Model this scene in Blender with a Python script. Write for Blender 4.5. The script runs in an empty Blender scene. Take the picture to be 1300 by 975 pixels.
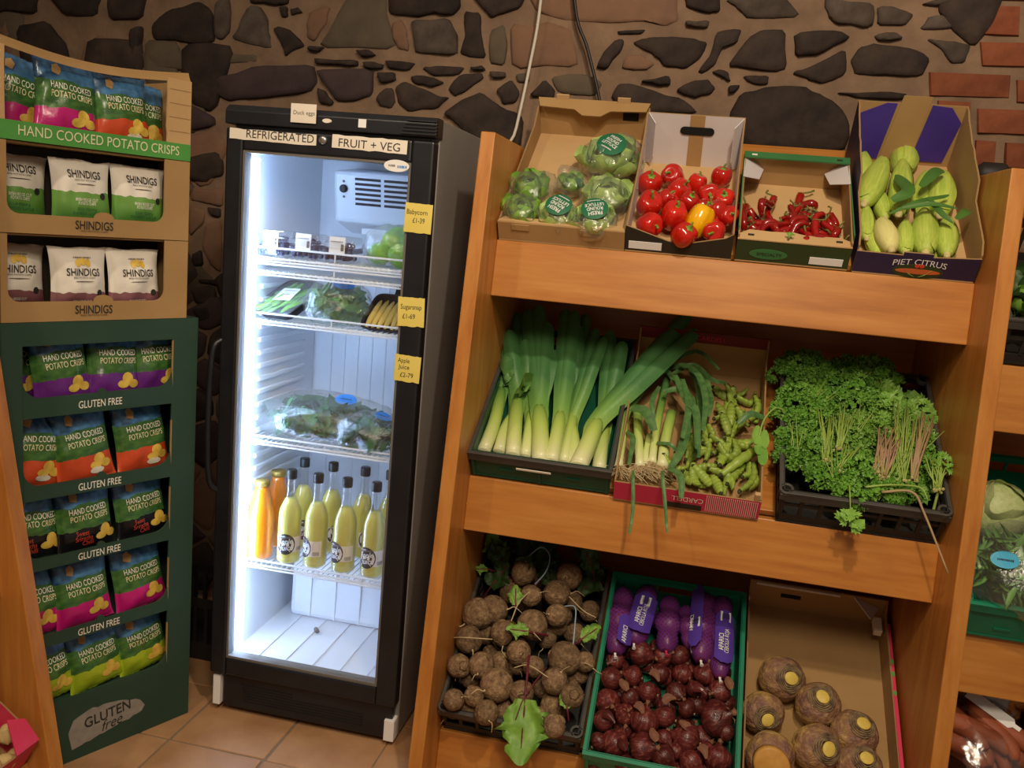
# Farm shop corner: crisp display, glass-door fridge and a slanted wooden produce stand against a rubble stone wall.
import bpy, bmesh, math, random
from mathutils import Vector, Matrix, noise
R = math.radians; PI = math.pi
random.seed(7)
scn = bpy.context.scene
COL = scn.collection
# ------------------------------------------------------------------ camera, world, lamps, exposure
cd = bpy.data.cameras.new('camera'); cd.sensor_width = 36; cd.lens = 1121.9 / 1300 * 36; cd.clip_start = .05
cam = bpy.data.objects.new('camera', cd); COL.objects.link(cam)
_fw = Vector((-0.18983, 0.96622, -0.17431)); _r = Vector((0.97433, 0.20727, 0.08782)); _u = Vector((-0.12098, 0.15316, 0.98077))
cam.matrix_world = Matrix(((_r.x, _u.x, -_fw.x, 0), (_r.y, _u.y, -_fw.y, 0), (_r.z, _u.z, -_fw.z, 1.5715), (0, 0, 0, 1)))
scn.camera = cam
w = bpy.data.worlds.new('world'); scn.world = w; w.use_nodes = True
w.node_tree.nodes['Background'].inputs[0].default_value = (1.0, .80, .62, 1)
w.node_tree.nodes['Background'].inputs[1].default_value = .19
def lamp(name, loc, target, energy, size, color=(1, .83, .62), spot=None, blend=.6):
    if spot:
        l = bpy.data.lights.new(name, 'SPOT'); l.spot_size = R(spot); l.spot_blend = blend; l.shadow_soft_size = size
    else:
        l = bpy.data.lights.new(name, 'AREA'); l.shape = 'DISK'; l.size = size
    l.energy = energy; l.color = color
    o = bpy.data.objects.new(name, l); COL.objects.link(o); o.location = loc
    o.rotation_euler = (Vector(target) - Vector(loc)).to_track_quat('-Z', 'Y').to_euler()
    return o
lamp('ceiling_spotlight', (.25, .75, 3.0), (.25, 2.6, 1.0), 104, .05, spot=100)
lamp('ceiling_spotlight', (-1.5, .55, 3.0), (-1.5, 2.2, .8), 42, .05, spot=95)
lamp('ceiling_lamp', (.2, -.4, 3.0), (.1, 2.4, .7), 40, .7)
scn.view_settings.view_transform = 'Standard'; scn.view_settings.look = 'None'
scn.view_settings.exposure = 0; scn.view_settings.gamma = 1; scn.view_settings.use_curve_mapping = False
# ------------------------------------------------------------------ materials
MATS = {}
def lin(c):
    if isinstance(c, str): c = tuple(int(c[i:i+2], 16) / 255 for i in (0, 2, 4))
    return tuple((x / 12.92 if x <= .04045 else ((x + .055) / 1.055) ** 2.4) for x in c) + (1,)
class NT:
    def __init__(s, name):
        s.m = bpy.data.materials.new(name); s.m.use_nodes = True; s.t = s.m.node_tree
        s.b = s.t.nodes['Principled BSDF']; s.out = s.t.nodes['Material Output']
    def n(s, typ, **kw):
        x = s.t.nodes.new(typ)
        for k, v in kw.items():
            if k.startswith('i_'):
                key = k[2:]; key = int(key) if key.isdigit() else key
                x.inputs[key].default_value = v
            else: setattr(x, k, v)
        return x
    def l(s, a, b): s.t.links.new(a, b)
    def coords(s, scale=(1, 1, 1), gen=False, loc=(0, 0, 0)):
        tc = s.n('ShaderNodeTexCoord'); mp = s.n('ShaderNodeMapping'); mp.inputs['Scale'].default_value = scale; mp.inputs['Location'].default_value = loc
        s.l(tc.outputs['Generated' if gen else 'Object'], mp.inputs[0]); return mp.outputs[0]
    def noise(s, vec, scale, detail=4, rough=.55):
        x = s.n('ShaderNodeTexNoise'); x.inputs['Scale'].default_value = scale; x.inputs['Detail'].default_value = detail; x.inputs['Roughness'].default_value = rough
        if vec: s.l(vec, x.inputs['Vector'])
        return x.outputs[0]
    def ramp(s, fac, stops, interp='LINEAR'):
        x = s.n('ShaderNodeValToRGB'); cr = x.color_ramp; cr.interpolation = interp
        while len(cr.elements) < len(stops): cr.elements.new(.5)
        for e, (p, c) in zip(cr.elements, stops): e.position = p; e.color = lin(c)
        s.l(fac, x.inputs[0]); return x.outputs[0]
    def math(s, op, a, b=None, clamp=False):
        x = s.n('ShaderNodeMath', operation=op, use_clamp=clamp)
        for i, v in enumerate((a, b)):
            if v is None: continue
            if isinstance(v, (int, float)): x.inputs[i].default_value = v
            else: s.l(v, x.inputs[i])
        return x.outputs[0]
    def mix(s, fac, a, b, typ='MIX'):
        x = s.n('ShaderNodeMix', data_type='RGBA', blend_type=typ)
        for i, v in ((0, fac), (6, a), (7, b)):
            if isinstance(v, (int, float)): x.inputs[i].default_value = v
            elif isinstance(v, (tuple, str)): x.inputs[i].default_value = lin(v)
            else: s.l(v, x.inputs[i])
        return x.outputs[2]
    def bump(s, h, strength=.3, dist=.01):
        x = s.n('ShaderNodeBump'); x.inputs['Strength'].default_value = strength; x.inputs['Distance'].default_value = dist
        s.l(h, x.inputs['Height']); s.l(x.outputs[0], s.b.inputs['Normal'])
    def sep(s, vec):
        x = s.n('ShaderNodeSeparateXYZ'); s.l(vec, x.inputs[0]); return x.outputs
    def rnd(s): return s.n('ShaderNodeObjectInfo').outputs['Random']
    def col(s, c):
        if isinstance(c, (tuple, str)): s.b.inputs['Base Color'].default_value = lin(c)
        else: s.l(c, s.b.inputs['Base Color'])
    def fin(s, rough=.5, spec=.5, coat=0, sss=0):
        s.b.inputs['Roughness'].default_value = rough; s.b.inputs['Specular IOR Level'].default_value = spec
        s.b.inputs['Coat Weight'].default_value = coat
        if sss: s.b.inputs['Subsurface Weight'].default_value = sss; s.b.inputs['Subsurface Scale'].default_value = .01
        MATS[s.m.name] = s.m; return s.m
def plain(name, c, rough=.5, c2=None, scale=20, spec=.5, bump=0, bscale=60, coat=0, stretch=(1, 1, 1), vary=0, metal=0):
    t = NT(name); v = t.coords(stretch)
    if c2: col = t.ramp(t.noise(v, scale), [(.32, c), (.68, c2)])
    else:
        x = t.n('ShaderNodeRGB'); x.outputs[0].default_value = lin(c); col = x.outputs[0]
    if vary:
        h = t.n('ShaderNodeHueSaturation'); t.l(col, h.inputs['Color'])
        t.l(t.math('ADD', t.math('MULTIPLY', t.rnd(), vary), 1 - vary / 2), h.inputs['Value']); col = h.outputs[0]
    t.col(col)
    if bump: t.bump(t.noise(v, bscale), bump, .004)
    t.b.inputs['Metallic'].default_value = metal
    return t.fin(rough, spec, coat)
# wood of the produce stands
def wood(name, axis):
    t = NT(name); st = {'x': (1.2, 14, 14), 'z': (14, 14, 1.2), 'y': (14, 1.2, 14)}[axis]
    v = t.coords(st); n1 = t.noise(v, 2.2, 6, .6); n2 = t.noise(t.coords((1, 1, 1)), 3.0, 2)
    c = t.ramp(n1, [(.3, 'AC6A2C'), (.5, 'C07E38'), (.72, 'CE8E48')])
    c = t.mix(t.math('MULTIPLY', n2, .35), c, '9C6028')
    t.col(c); t.bump(n1, .08, .003); return t.fin(.38, .45)
wood('wood_x', 'x'); wood('wood_z', 'z'); wood('wood_y', 'y')
plain('mortar', '8E745E', .95, '745E4D', 9, bump=.9, bscale=38, spec=.2)
plain('stone_dark', '43362E', .85, '2C2422', 14, bump=.8, bscale=30, vary=.5, spec=.3)
plain('stone_grey', '5C5148', .88, '453A33', 18, bump=.8, bscale=34, vary=.4, spec=.3)
plain('stone_olive', '66594A', .9, '544A3E', 8, bump=.4, bscale=26, vary=.3, spec=.25)
plain('stone_violet', '4A3A3A', .85, '3A2E30', 9, bump=.4, bscale=26, vary=.2, spec=.3)
plain('stone_pink', '86654F', .92, '735848', 8, bump=.5, bscale=30, vary=.2, spec=.2)
plain('wall_brick', '8E5238', .9, '74402C', 16, bump=.6, bscale=50, vary=.25, spec=.2)
plain('tile', 'BC9068', .5, 'A67A54', 7, bump=.15, bscale=30, vary=.18, spec=.4)
plain('grout', '8C7A66', .95, '7A6a58', 20)
plain('black_plastic', '16171B', .38, '1E2026', 12, spec=.5)
plain('black_matt', '101114', .6)
plain('fridge_grey', '8E8B87', .45, '83807C', 3, spec=.4)
plain('fridge_white', 'E9EDF2', .35, spec=.5)
plain('wire_white', 'EEF1F4', .3, spec=.5)
plain('steel', 'B9B9B6', .3, metal=.9)
plain('paper', 'EFE6D8', .8, 'E6DAC8', 6)
plain('paper_yellow', 'EBD873', .8, 'E2CC62', 5)
plain('paper_white', 'F0EFEC', .6)
plain('ink', '2A2724', .7); plain('ink_grey', '6D675F', .7); plain('ink_white', 'F2EEDF', .5); plain('ink_cream', 'E9E2B8', .5); plain('ink_red', 'D8482F', .5); plain('ink_green', '1E6A46', .45)
plain('kraft', 'B08D5E', .85, 'A5825487'[:6], 5, spec=.25, bump=.05, bscale=90)
plain('kraft_light', 'CBA878', .85, 'C09C6C', 5, spec=.25)
plain('card_edge', '9A7A50', .9)
plain('card_white', 'D9D2D2', .6, 'D0C8C8', 5, spec=.3)
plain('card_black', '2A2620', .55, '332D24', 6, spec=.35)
plain('card_green', '3E7A45', .5, '376E3F', 5); plain('card_green_dark', '2C3A20', .55, '33441F', 6)
plain('card_purple', '47309A', .5, '3C2A84', 5); plain('card_purple_dark', '33264A', .55, '2C2140', 6)
plain('card_pink', 'D9385F', .5, 'CC2F55', 5); plain('card_darkred', '6E1626', .55)
plain('display_green', '2F4A3C', .55, '2A4437', 4, spec=.35)
plain('strip_green', '55A048', .5, '4D9842', 6)
plain('brush_grey', '9C958C', .7, '8A847C', 40)
plain('crate_green', '1F8C69', .42, '187D5C', 8, spec=.5)
plain('crate_dkgreen', '12523C', .42, '0F4634', 8, spec=.5)
plain('crate_black', '4C4944', .5, '3F3C38', 10, spec=.45)
plain('crate_dark', '23211F', .55, '2B2825', 10, spec=.4)
plain('cable_white', 'CFC6B8', .5); plain('cable_black', '1C1815', .5)
plain('hole', '0B0A09', .9)
plain('sticker_blue', '2F86D8', .4); plain('sticker_cyan', '4FB4DC', .4)
plain('wire_blue', '9DB4C8', .35)
# produce
plain('pepper_red', 'CC2210', .18, 'AE160E', .8, spec=.6, coat=.5, vary=.35)
plain('pepper_yellow', 'F4BE08', .2, 'ECA805', .8, spec=.6, coat=.5)
plain('stem_green', '7FA03A', .5, '5F8A2C', 18)
plain('chilli', 'A3160F', .2, '8A100D', 20, spec=.6, coat=.4, vary=.4)
plain('chilli_stem', '7E7A3C', .6, '5F6A2E', 30)
plain('corn_husk', 'C6D463', .5, 'A2BE44', 2.5, stretch=(5, 5, .6), vary=.15, bump=.25, bscale=12)
plain('corn_pale', 'E0D890', .5, 'D0CC78', 2, stretch=(5, 5, .6), bump=.25, bscale=12)
plain('corn_leaf', '4E7A30', .5, '3F6A2A', 12); plain('corn_stub', 'D9CF93', .6, 'B5A569', 30)
plain('bean', '9AB046', .42, '7E983C', 2, vary=.25, spec=.5); plain('bean_tip', '3A3A20', .7)
plain('root', 'D6C49C', .85, 'BCA478', 30)
plain('parsley', '74A43A', .55, '4E8228', 14, vary=.3); plain('parsley_flat', '86B048', .5, '629436', 14, vary=.25)
plain('stalk_green', 'A3BA5A', .5, '88A548', 20); plain('stalk_pink', 'A89C60', .55, 'A4806A', 14); plain('stalk_cut', 'D8CF8C', .6)
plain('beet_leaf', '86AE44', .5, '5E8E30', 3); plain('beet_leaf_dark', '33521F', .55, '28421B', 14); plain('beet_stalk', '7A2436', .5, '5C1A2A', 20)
plain('onion_neck', '6E4034', .7, '9A7050', 3, bump=.4, bscale=60)
plain('lettuce', '7CB43A', .45, '98C652', 2, spec=.5, vary=.2); plain('lettuce_pale', 'C2D888', .45, 'A8C868', 2, spec=.5)
plain('spinach', '2F7A38', .5, '24662E', 14); plain('salad', '74A84C', .5, '56923E', 14)
plain('blueberry', '2B2F4A', .5, '3B4060', 20); plain('baby_corn', 'D9C06A', .5, 'CFB055', 20); plain('green_bean', '86BE4A', .45, '6EAC3C', 14)
plain('apple_green', '8CC63A', .35, '7ABA2E', 8); plain('carrot', 'D8703A', .6, 'C05C2C', 2); plain('sweet_potato', 'A85A3A', .65, '8A4428', 3, bump=.2)
plain('mushroom', 'D6BE82', .7, 'C2A66A', 20); plain('cabbage', 'C9D19A', .5, 'AEBE78', 8)
plain('orange_juice', 'F28A12', .3, coat=.3); plain('cap_black', '1D2422', .4); plain('cap_gold', 'B49A50', .35, metal=.6)
plain('juice', 'DCD06A', .3, coat=.2)
plain('crisp_yellow', 'E9C75A', .5, 'D9AE3E', 40); plain('potato_white', 'E6DECE', .6)
def beet():
    t = NT('beet'); v = t.coords()
    c = t.ramp(t.noise(v, 2.2, 7, .75), [(.32, '523E2E'), (.5, '84694C'), (.68, 'B0946E')])
    c = t.mix(t.ramp(t.noise(v, .9, 2), [(.5, '000000'), (.75, '777777')]), c, '6A3A44')
    h = t.n('ShaderNodeHueSaturation'); t.l(c, h.inputs['Color']); t.l(t.math('ADD', t.math('MULTIPLY', t.rnd(), .45), .78), h.inputs['Value'])
    t.col(h.outputs[0]); t.bump(t.noise(v, 3.5, 5), .35, .05); t.fin(.75, .3)
beet()
def onion():
    t = NT('onion'); v = t.coords((3, 3, .5))
    c = t.ramp(t.noise(v, 1.6, 5, .6), [(.3, '3C1618'), (.52, '612624'), (.72, '92544A')])
    h = t.n('ShaderNodeHueSaturation'); t.l(c, h.inputs['Color']); t.l(t.math('ADD', t.math('MULTIPLY', t.rnd(), .6), .7), h.inputs['Value'])
    t.col(h.outputs[0]); t.bump(t.noise(v, 3, 3), .15, .05); t.fin(.34, .45, .1)
onion()
def netmat():
    t = NT('onion_net'); v = t.coords((1, 1, 1)); s = t.sep(v)
    ang = t.math('ARCTAN2', s[1], s[0])
    a = t.math('SINE', t.math('ADD', t.math('MULTIPLY', ang, 16), t.math('MULTIPLY', s[2], 420)))
    b = t.math('SINE', t.math('SUBTRACT', t.math('MULTIPLY', ang, 16), t.math('MULTIPLY', s[2], 420)))
    m = t.math('GREATER_THAN', t.math('MAXIMUM', a, b), .35)
    t.col(t.ramp(m, [(0, '4A1638'), (1, '6E3C9A')], 'CONSTANT'))
    t.b.inputs['Alpha'].default_value = 1
    t.l(t.math('ADD', t.math('MULTIPLY', m, .50), .12), t.b.inputs['Alpha']); t.fin(.4, .4)
netmat()
plain('net_label', '5B42A8', .35, '523A9C', 5)
plain('net_onion', '8A3458', .3, '6A2048', 20)
def swede():
    t = NT('swede'); v = t.coords(); z = t.sep(v)[2]
    f = t.math('ADD', t.math('MULTIPLY', z, .42), t.math('ADD', t.math('MULTIPLY', t.noise(v, 1.9, 6, .7), 1.5), -.42))
    c = t.ramp(f, [(.05, 'DAB870'), (.3, 'C09C5C'), (.52, '9E7858'), (.85, '7A5650')])
    t.col(c); t.bump(t.noise(v, 3, 5), .4, .08); t.fin(.5, .4)
swede()
plain('swede_cut', 'E6CE66', .55, 'D2B450', 3); plain('swede_orange', 'D2A050', .55, 'C28C42', 2); plain('swede_ring', '9A8460', .85, '4E3C30', 3)
def leek():
    t = NT('leek_shaft'); v = t.coords(); z = t.sep(v)[1]
    f = t.math('ADD', t.math('MULTIPLY', z, 3.0), t.math('MULTIPLY', t.noise(t.coords((30, 1, 30)), 2), .10))
    t.col(t.ramp(f, [(.06, 'E6E6B4'), (.22, 'D2DD8C'), (.45, 'B4CC62'), (.75, '6E9A44'), (1, '49793F')])); t.fin(.35, .5)
    t = NT('leek_blade'); z = t.sep(t.coords())[1]
    n = t.noise(t.coords((60, 2, 60)), 2.0, 3)
    f = t.math('ADD', t.math('MULTIPLY', z, 3.0), t.math('MULTIPLY', n, .12))
    t.col(t.ramp(f, [(.45, 'B0CA62'), (.7, '7AA852'), (.95, '57884A'), (1, '4A7C46')])); t.bump(n, .2, .003); t.fin(.42, .45)
    t = NT('baby_blade'); n = t.noise(t.coords((40, 40, 8)), 1.5, 3)
    t.col(t.ramp(n, [(.3, '3D6234'), (.7, '5C8446')])); t.fin(.45, .45)
leek()
def film(name, gl=.55, dens=.10, tint=(.97, .98, .97)):
    t = NT(name); v = t.coords(); t.t.nodes.remove(t.b)
    tr = t.n('ShaderNodeBsdfTransparent'); tr.inputs[0].default_value = tint + (1,)
    g = t.n('ShaderNodeBsdfGlossy'); g.inputs['Roughness'].default_value = .16 if name == 'film' else .08; g.inputs[0].default_value = (.95, .95, .95, 1)
    bp = t.n('ShaderNodeBump'); bp.inputs['Strength'].default_value = gl; bp.inputs['Distance'].default_value = .01
    t.l(t.noise(v, 26, 5, .6), bp.inputs['Height']); t.l(bp.outputs[0], g.inputs['Normal'])
    lw = t.n('ShaderNodeLayerWeight'); lw.inputs[0].default_value = .25; t.l(bp.outputs[0], lw.inputs['Normal'])
    f = t.math('ADD', t.math('MULTIPLY', lw.outputs['Facing'], .45), dens, True)
    df = t.n('ShaderNodeBsdfDiffuse'); df.inputs[0].default_value = (.85, .87, .85, 1); gd = t.n('ShaderNodeMixShader'); gd.inputs[0].default_value = .20 if name == 'film' else 0
    t.l(g.outputs[0], gd.inputs[1]); t.l(df.outputs[0], gd.inputs[2])
    mx = t.n('ShaderNodeMixShader'); t.l(f, mx.inputs[0]); t.l(tr.outputs[0], mx.inputs[1]); t.l(gd.outputs[0], mx.inputs[2])
    t.l(mx.outputs[0], t.out.inputs[0]); MATS[name] = t.m
film('film', .9, .13); film('punnet', .3, .12); film('pane', 0, .025, (.99, 1, 1)); film('bottle_glass', 0, .06)
def emit(name, c, s):
    t = NT(name); t.b.inputs['Emission Color'].default_value = lin(c); t.b.inputs['Emission Strength'].default_value = s; t.col(c); t.fin(.5)
emit('led', 'B4D2FF', 58)
# printed bags: bands of print by height on the bag
def bagmat(name, bot, mid='2E5A2E', mid2='54803A', sky='4F86B8', navy='1C3350'):
    t = NT(name); v = t.coords((1, 1, 1), gen=True); s = t.sep(v); n = t.noise(t.coords((1, 1, 1)), 22, 3)
    f = t.math('ADD', s[2], t.math('MULTIPLY', t.math('SUBTRACT', n, .5), .16))
    g = t.ramp(t.noise(t.coords((1, 1, 2)), 30, 3), [(.35, mid), (.7, mid2)])
    b = t.ramp(t.noise(t.coords((1, 1, 1)), 16, 3), [(.4, navy), (.62, sky)])
    c = t.mix(t.math('GREATER_THAN', f, .34), bot, g); c = t.mix(t.math('GREATER_THAN', f, .70), c, b)
    t.col(c); t.bump(t.noise(t.coords((1, 1, 1)), 20, 3), .35, .008); t.fin(.26, .55)
for k, c in (('purple', '6E2C86'), ('orange', 'D2502C'), ('black', '17161A'), ('pink', 'C41E78'), ('lime', 'A8BE28')): bagmat('bag_' + k, c)
def hillbag(name, c1, c2):
    t = NT(name); v = t.coords((1, 1, 1), gen=True); s = t.sep(v)
    n = t.noise(t.coords((1, .01, .01)), 16, 2)
    h = t.math('ADD', t.math('MULTIPLY', n, .34), {'bag_hill_green': .34, 'bag_hill_maroon': .10}[name])
    cc = t.ramp(t.math('DIVIDE', s[2], h), [(.3, c2), (.75, c1)])
    t.col(t.mix(t.math('GREATER_THAN', s[2], h), cc, 'E9E2D6')); t.bump(t.noise(t.coords((1, 1, 1)), 18, 3), .3, .008); t.fin(.5, .35)
hillbag('bag_hill_green', '6FA04A', '4E8436'); hillbag('bag_hill_maroon', '8A5A60', '6A3E48')
# ------------------------------------------------------------------ mesh helpers
class MB:
    def __init__(s): s.v = []; s.f = []; s.mi = []
    def add(s, vs, fs, mi=0, M=None):
        o = len(s.v); s.v += [tuple(M @ Vector(p)) if M else tuple(p) for p in vs]
        s.f += [tuple(i + o for i in f) for f in fs]; s.mi += [mi] * len(fs); return s
    def box(s, x0, y0, z0, x1, y1, z1, mi=0, M=None):
        v = [(x, y, z) for z in (z0, z1) for y in (y0, y1) for x in (x0, x1)]
        return s.add(v, [(0, 2, 3, 1), (4, 5, 7, 6), (0, 1, 5, 4), (2, 6, 7, 3), (0, 4, 6, 2), (1, 3, 7, 5)], mi, M)
    def prism(s, poly, d0, d1, axis='y', mi=(0, 0, 0), M=None):
        """poly in 2D extruded between d0 (front) and d1; axis y: poly is x,z ; z: poly is x,y ; x: poly is y,z"""
        P = {'y': lambda a, b, d: (a, d, b), 'z': lambda a, b, d: (a, b, d), 'x': lambda a, b, d: (d, a, b)}[axis]
        n = len(poly); A = sum(poly[i][0] * poly[(i + 1) % n][1] - poly[(i + 1) % n][0] * poly[i][1] for i in range(n))
        if A < 0: poly = poly[::-1]
        v = [P(a, b, d0) for a, b in poly] + [P(a, b, d1) for a, b in poly]
        s.add(v, [tuple(range(n))], mi[0], M); k = len(s.v) - 2 * n
        s.f.append(tuple(k + n + i for i in reversed(range(n)))); s.mi.append(mi[1])
        for i in range(n): s.f.append((k + i, k + n + i, k + n + (i + 1) % n, k + (i + 1) % n)); s.mi.append(mi[2])
        return s
    def tube(s, path, rad, seg=8, mi=0, flat=1.0, cap=True, up=None):
        path = [Vector(p) for p in path]; n = len(path)
        if not hasattr(rad, '__len__'): rad = [rad] * n
        vs = []; t0 = None; nrm = None
        for i, p in enumerate(path):
            t = (path[min(i + 1, n - 1)] - path[max(i - 1, 0)]).normalized()
            if nrm is None:
                a = Vector(up) if up else (Vector((0, 0, 1)) if abs(t.z) < .9 else Vector((1, 0, 0)))
                nrm = (a - t * a.dot(t)).normalized()
            else:
                nrm = (nrm - t * nrm.dot(t)).normalized()
            b = t.cross(nrm)
            for k in range(seg):
                an = 2 * PI * k / seg; vs.append(p + (b * math.cos(an) + nrm * math.sin(an) * flat) * rad[i])
        fs = [(i * seg + k, i * seg + (k + 1) % seg, (i + 1) * seg + (k + 1) % seg, (i + 1) * seg + k) for i in range(n - 1) for k in range(seg)]
        if cap: fs += [tuple(reversed(range(seg))), tuple((n - 1) * seg + k for k in range(seg))]
        return s.add(vs, fs, mi)
    def lathe(s, prof, seg=16, mi=0, M=None, wob=None):
        n = len(prof); vs = []
        for i, (r, z) in enumerate(prof):
            for k in range(seg):
                a = 2 * PI * k / seg; rr = r * (wob(a, z, i) if wob else 1); vs.append((rr * math.cos(a), rr * math.sin(a), z))
        fs = [(i * seg + k, i * seg + (k + 1) % seg, (i + 1) * seg + (k + 1) % seg, (i + 1) * seg + k) for i in range(n - 1) for k in range(seg)]
        fs += [tuple(reversed(range(seg))), tuple((n - 1) * seg + k for k in range(seg))]
        return s.add(vs, fs, mi, M)
    def strap(s, path, wid, nrm, fold=.35, mi=0):
        path = [Vector(p) for p in path]; n = len(path); vs = []
        for i, p in enumerate(path):
            t = (path[min(i + 1, n - 1)] - path[max(i - 1, 0)]).normalized(); N = Vector(nrm); N = (N - t * N.dot(t)).normalized(); b = t.cross(N)
            w_ = wid[i]; vs += [p - b * w_ + N * w_ * fold, p - b * w_ * .5 + N * w_ * fold * .35, p, p + b * w_ * .5 + N * w_ * fold * .35, p + b * w_ + N * w_ * fold]
        fs = [(i * 5 + k, i * 5 + k + 1, i * 5 + k + 6, i * 5 + k + 5) for i in range(n - 1) for k in range(4)]
        return s.add(vs, fs, mi)
    def mesh(s, name, mats, smooth=False):
        m = bpy.data.meshes.new(name); m.from_pydata(s.v, [], s.f)
        for x in (mats if isinstance(mats, (list, tuple)) else [mats]): m.materials.append(MATS[x])
        if max(s.mi, default=0): m.polygons.foreach_set('material_index', s.mi)
        if smooth: m.polygons.foreach_set('use_smooth', [True] * len(m.polygons))
        m.update(); return m
def obj(name, mesh, parent=None, M=None, kind=None, label=None):
    o = bpy.data.objects.new(name, mesh); COL.objects.link(o)
    if parent: o.parent = parent
    if M is not None: o.matrix_local = M
    if kind: o['kind'] = kind
    if label: o['label'] = label
    return o
def part(name, mb, mats, parent, M=None, smooth=False, bevel=0, **kw):
    o = obj(name, mb.mesh(name, mats, smooth), parent, M, **kw)
    if bevel: bv(o, bevel)
    return o
def bv(o, w_=.002, seg=2):
    m = o.modifiers.new('bevel', 'BEVEL'); m.width = w_; m.segments = seg; m.limit_method = 'ANGLE'; m.angle_limit = R(40); return o
def tag(o, label, cat, group=None):
    o['label'] = label; o['category'] = cat
    if group: o['group'] = group
    return o
def thing(name, label, cat, M=None, group=None):
    o = bpy.data.objects.new(name, None); COL.objects.link(o); o.empty_display_size = .05
    if M is not None: o.matrix_world = M
    return tag(o, label, cat, group)
T_ = Matrix.Translation
def Rz(a): return Matrix.Rotation(a, 4, 'Z')
def Ry(a): return Matrix.Rotation(a, 4, 'Y')
def Rx(a): return Matrix.Rotation(a, 4, 'X')
def Sc(x, y=None, z=None): return Matrix.Diagonal((x, y if y is not None else x, z if z is not None else x, 1))
def orient(d): return Vector((0, 0, 1)).rotation_difference(Vector(d).normalized()).to_matrix().to_4x4()
def nz(x, y, z=0.0): return noise.noise(Vector((x, y, z)))
_tc = {}
def text(s, size, width=None, bold=0.0, shear=0.0, space=1.0):
    """letters as (verts2d, faces), centred on the origin"""
    k = (s, bold, shear, space)
    if s[0] == '~' and k not in _tc:      # print too small to read: a row of little strokes
        vs, fs = [], []
        for i in range(int(s[1:])):
            a, b = i * .5, i * .5 + .28 + .12 * ((i * 7) % 3) / 2; o_ = len(vs); vs += [(a, 0), (b, 0), (b, .6), (a, .6)]; fs.append((o_, o_ + 1, o_ + 2, o_ + 3))
        _tc[k] = (vs, fs)
    if k not in _tc:
        c = bpy.data.curves.new('letters', 'FONT'); c.body = s; c.size = 1; c.offset = bold; c.shear = shear; c.space_character = space
        c.align_x = 'CENTER'; c.align_y = 'CENTER'; c.resolution_u = 3; c.space_line = .85
        o = bpy.data.objects.new('letters', c); COL.objects.link(o); bpy.context.view_layer.update()
        m = bpy.data.meshes.new_from_object(o.evaluated_get(bpy.context.evaluated_depsgraph_get()))
        _tc[k] = ([tuple(v.co[:2]) for v in m.vertices], [tuple(p.vertices) for p in m.polygons])
        bpy.data.objects.remove(o); bpy.data.curves.remove(c); bpy.data.meshes.remove(m)
    vs, fs = _tc[k]
    x0, x1 = min(v[0] for v in vs), max(v[0] for v in vs); sx = width / (x1 - x0) if width else size; cx = (x0 + x1) / 2
    y0, y1 = min(v[1] for v in vs), max(v[1] for v in vs); cy = (y0 + y1) / 2
    sy = size if not width else size
    return [((x - cx) * sx, (y - cy) * sy) for x, y in vs], fs
def letters(parent, s, size, at, mat, width=None, face='y', bold=0.0, rot=0.0, shear=0.0, wrap=None, name='lettering', space=1.0):
    """face 'y': letters face -Y at (x, y, z); face 'z': face +Z"""
    vs, fs = text(s, size, width, bold, shear, space); ca, sa = math.cos(rot), math.sin(rot); x0, y0, z0 = at; out = []
    for a, b in vs:
        a, b = a * ca - b * sa, a * sa + b * ca
        if wrap: out.append(wrap(x0 + a, b + (z0 if face == 'y' else y0)))
        elif face == 'y': out.append((x0 + a, y0, z0 + b))
        else: out.append((x0 + a, y0 + b, z0))
    mb = MB(); mb.add(out, fs); return part(name, mb, mat, parent)
def ellipse(cx, cy, rx, ry, n=20, a0=0, a1=2 * PI): return [(cx + rx * math.cos(a0 + (a1 - a0) * i / n), cy + ry * math.sin(a0 + (a1 - a0) * i / n)) for i in range(n + (0 if abs(a1 - a0 - 2 * PI) < 1e-6 else 1))]
def catmull(pts, n=5):
    P = [Vector(p) for p in pts]; P = [P[0] * 2 - P[1]] + P + [P[-1] * 2 - P[-2]]; out = []
    for i in range(1, len(P) - 2):
        for k in range(n):
            t = k / n; a, b, c, d = P[i - 1], P[i], P[i + 1], P[i + 2]
            out.append(.5 * ((2 * b) + (-a + c) * t + (2 * a - 5 * b + 4 * c - d) * t * t + (-a + 3 * b - 3 * c + d) * t ** 3))
    out.append(P[-2]); return out
def copy_tree(o, parent=None, M=None):
    c = o.copy(); COL.objects.link(c); c.parent = parent
    if M is not None: c.matrix_world = M
    for ch in o.children: copy_tree(ch, c)
    return c
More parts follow.
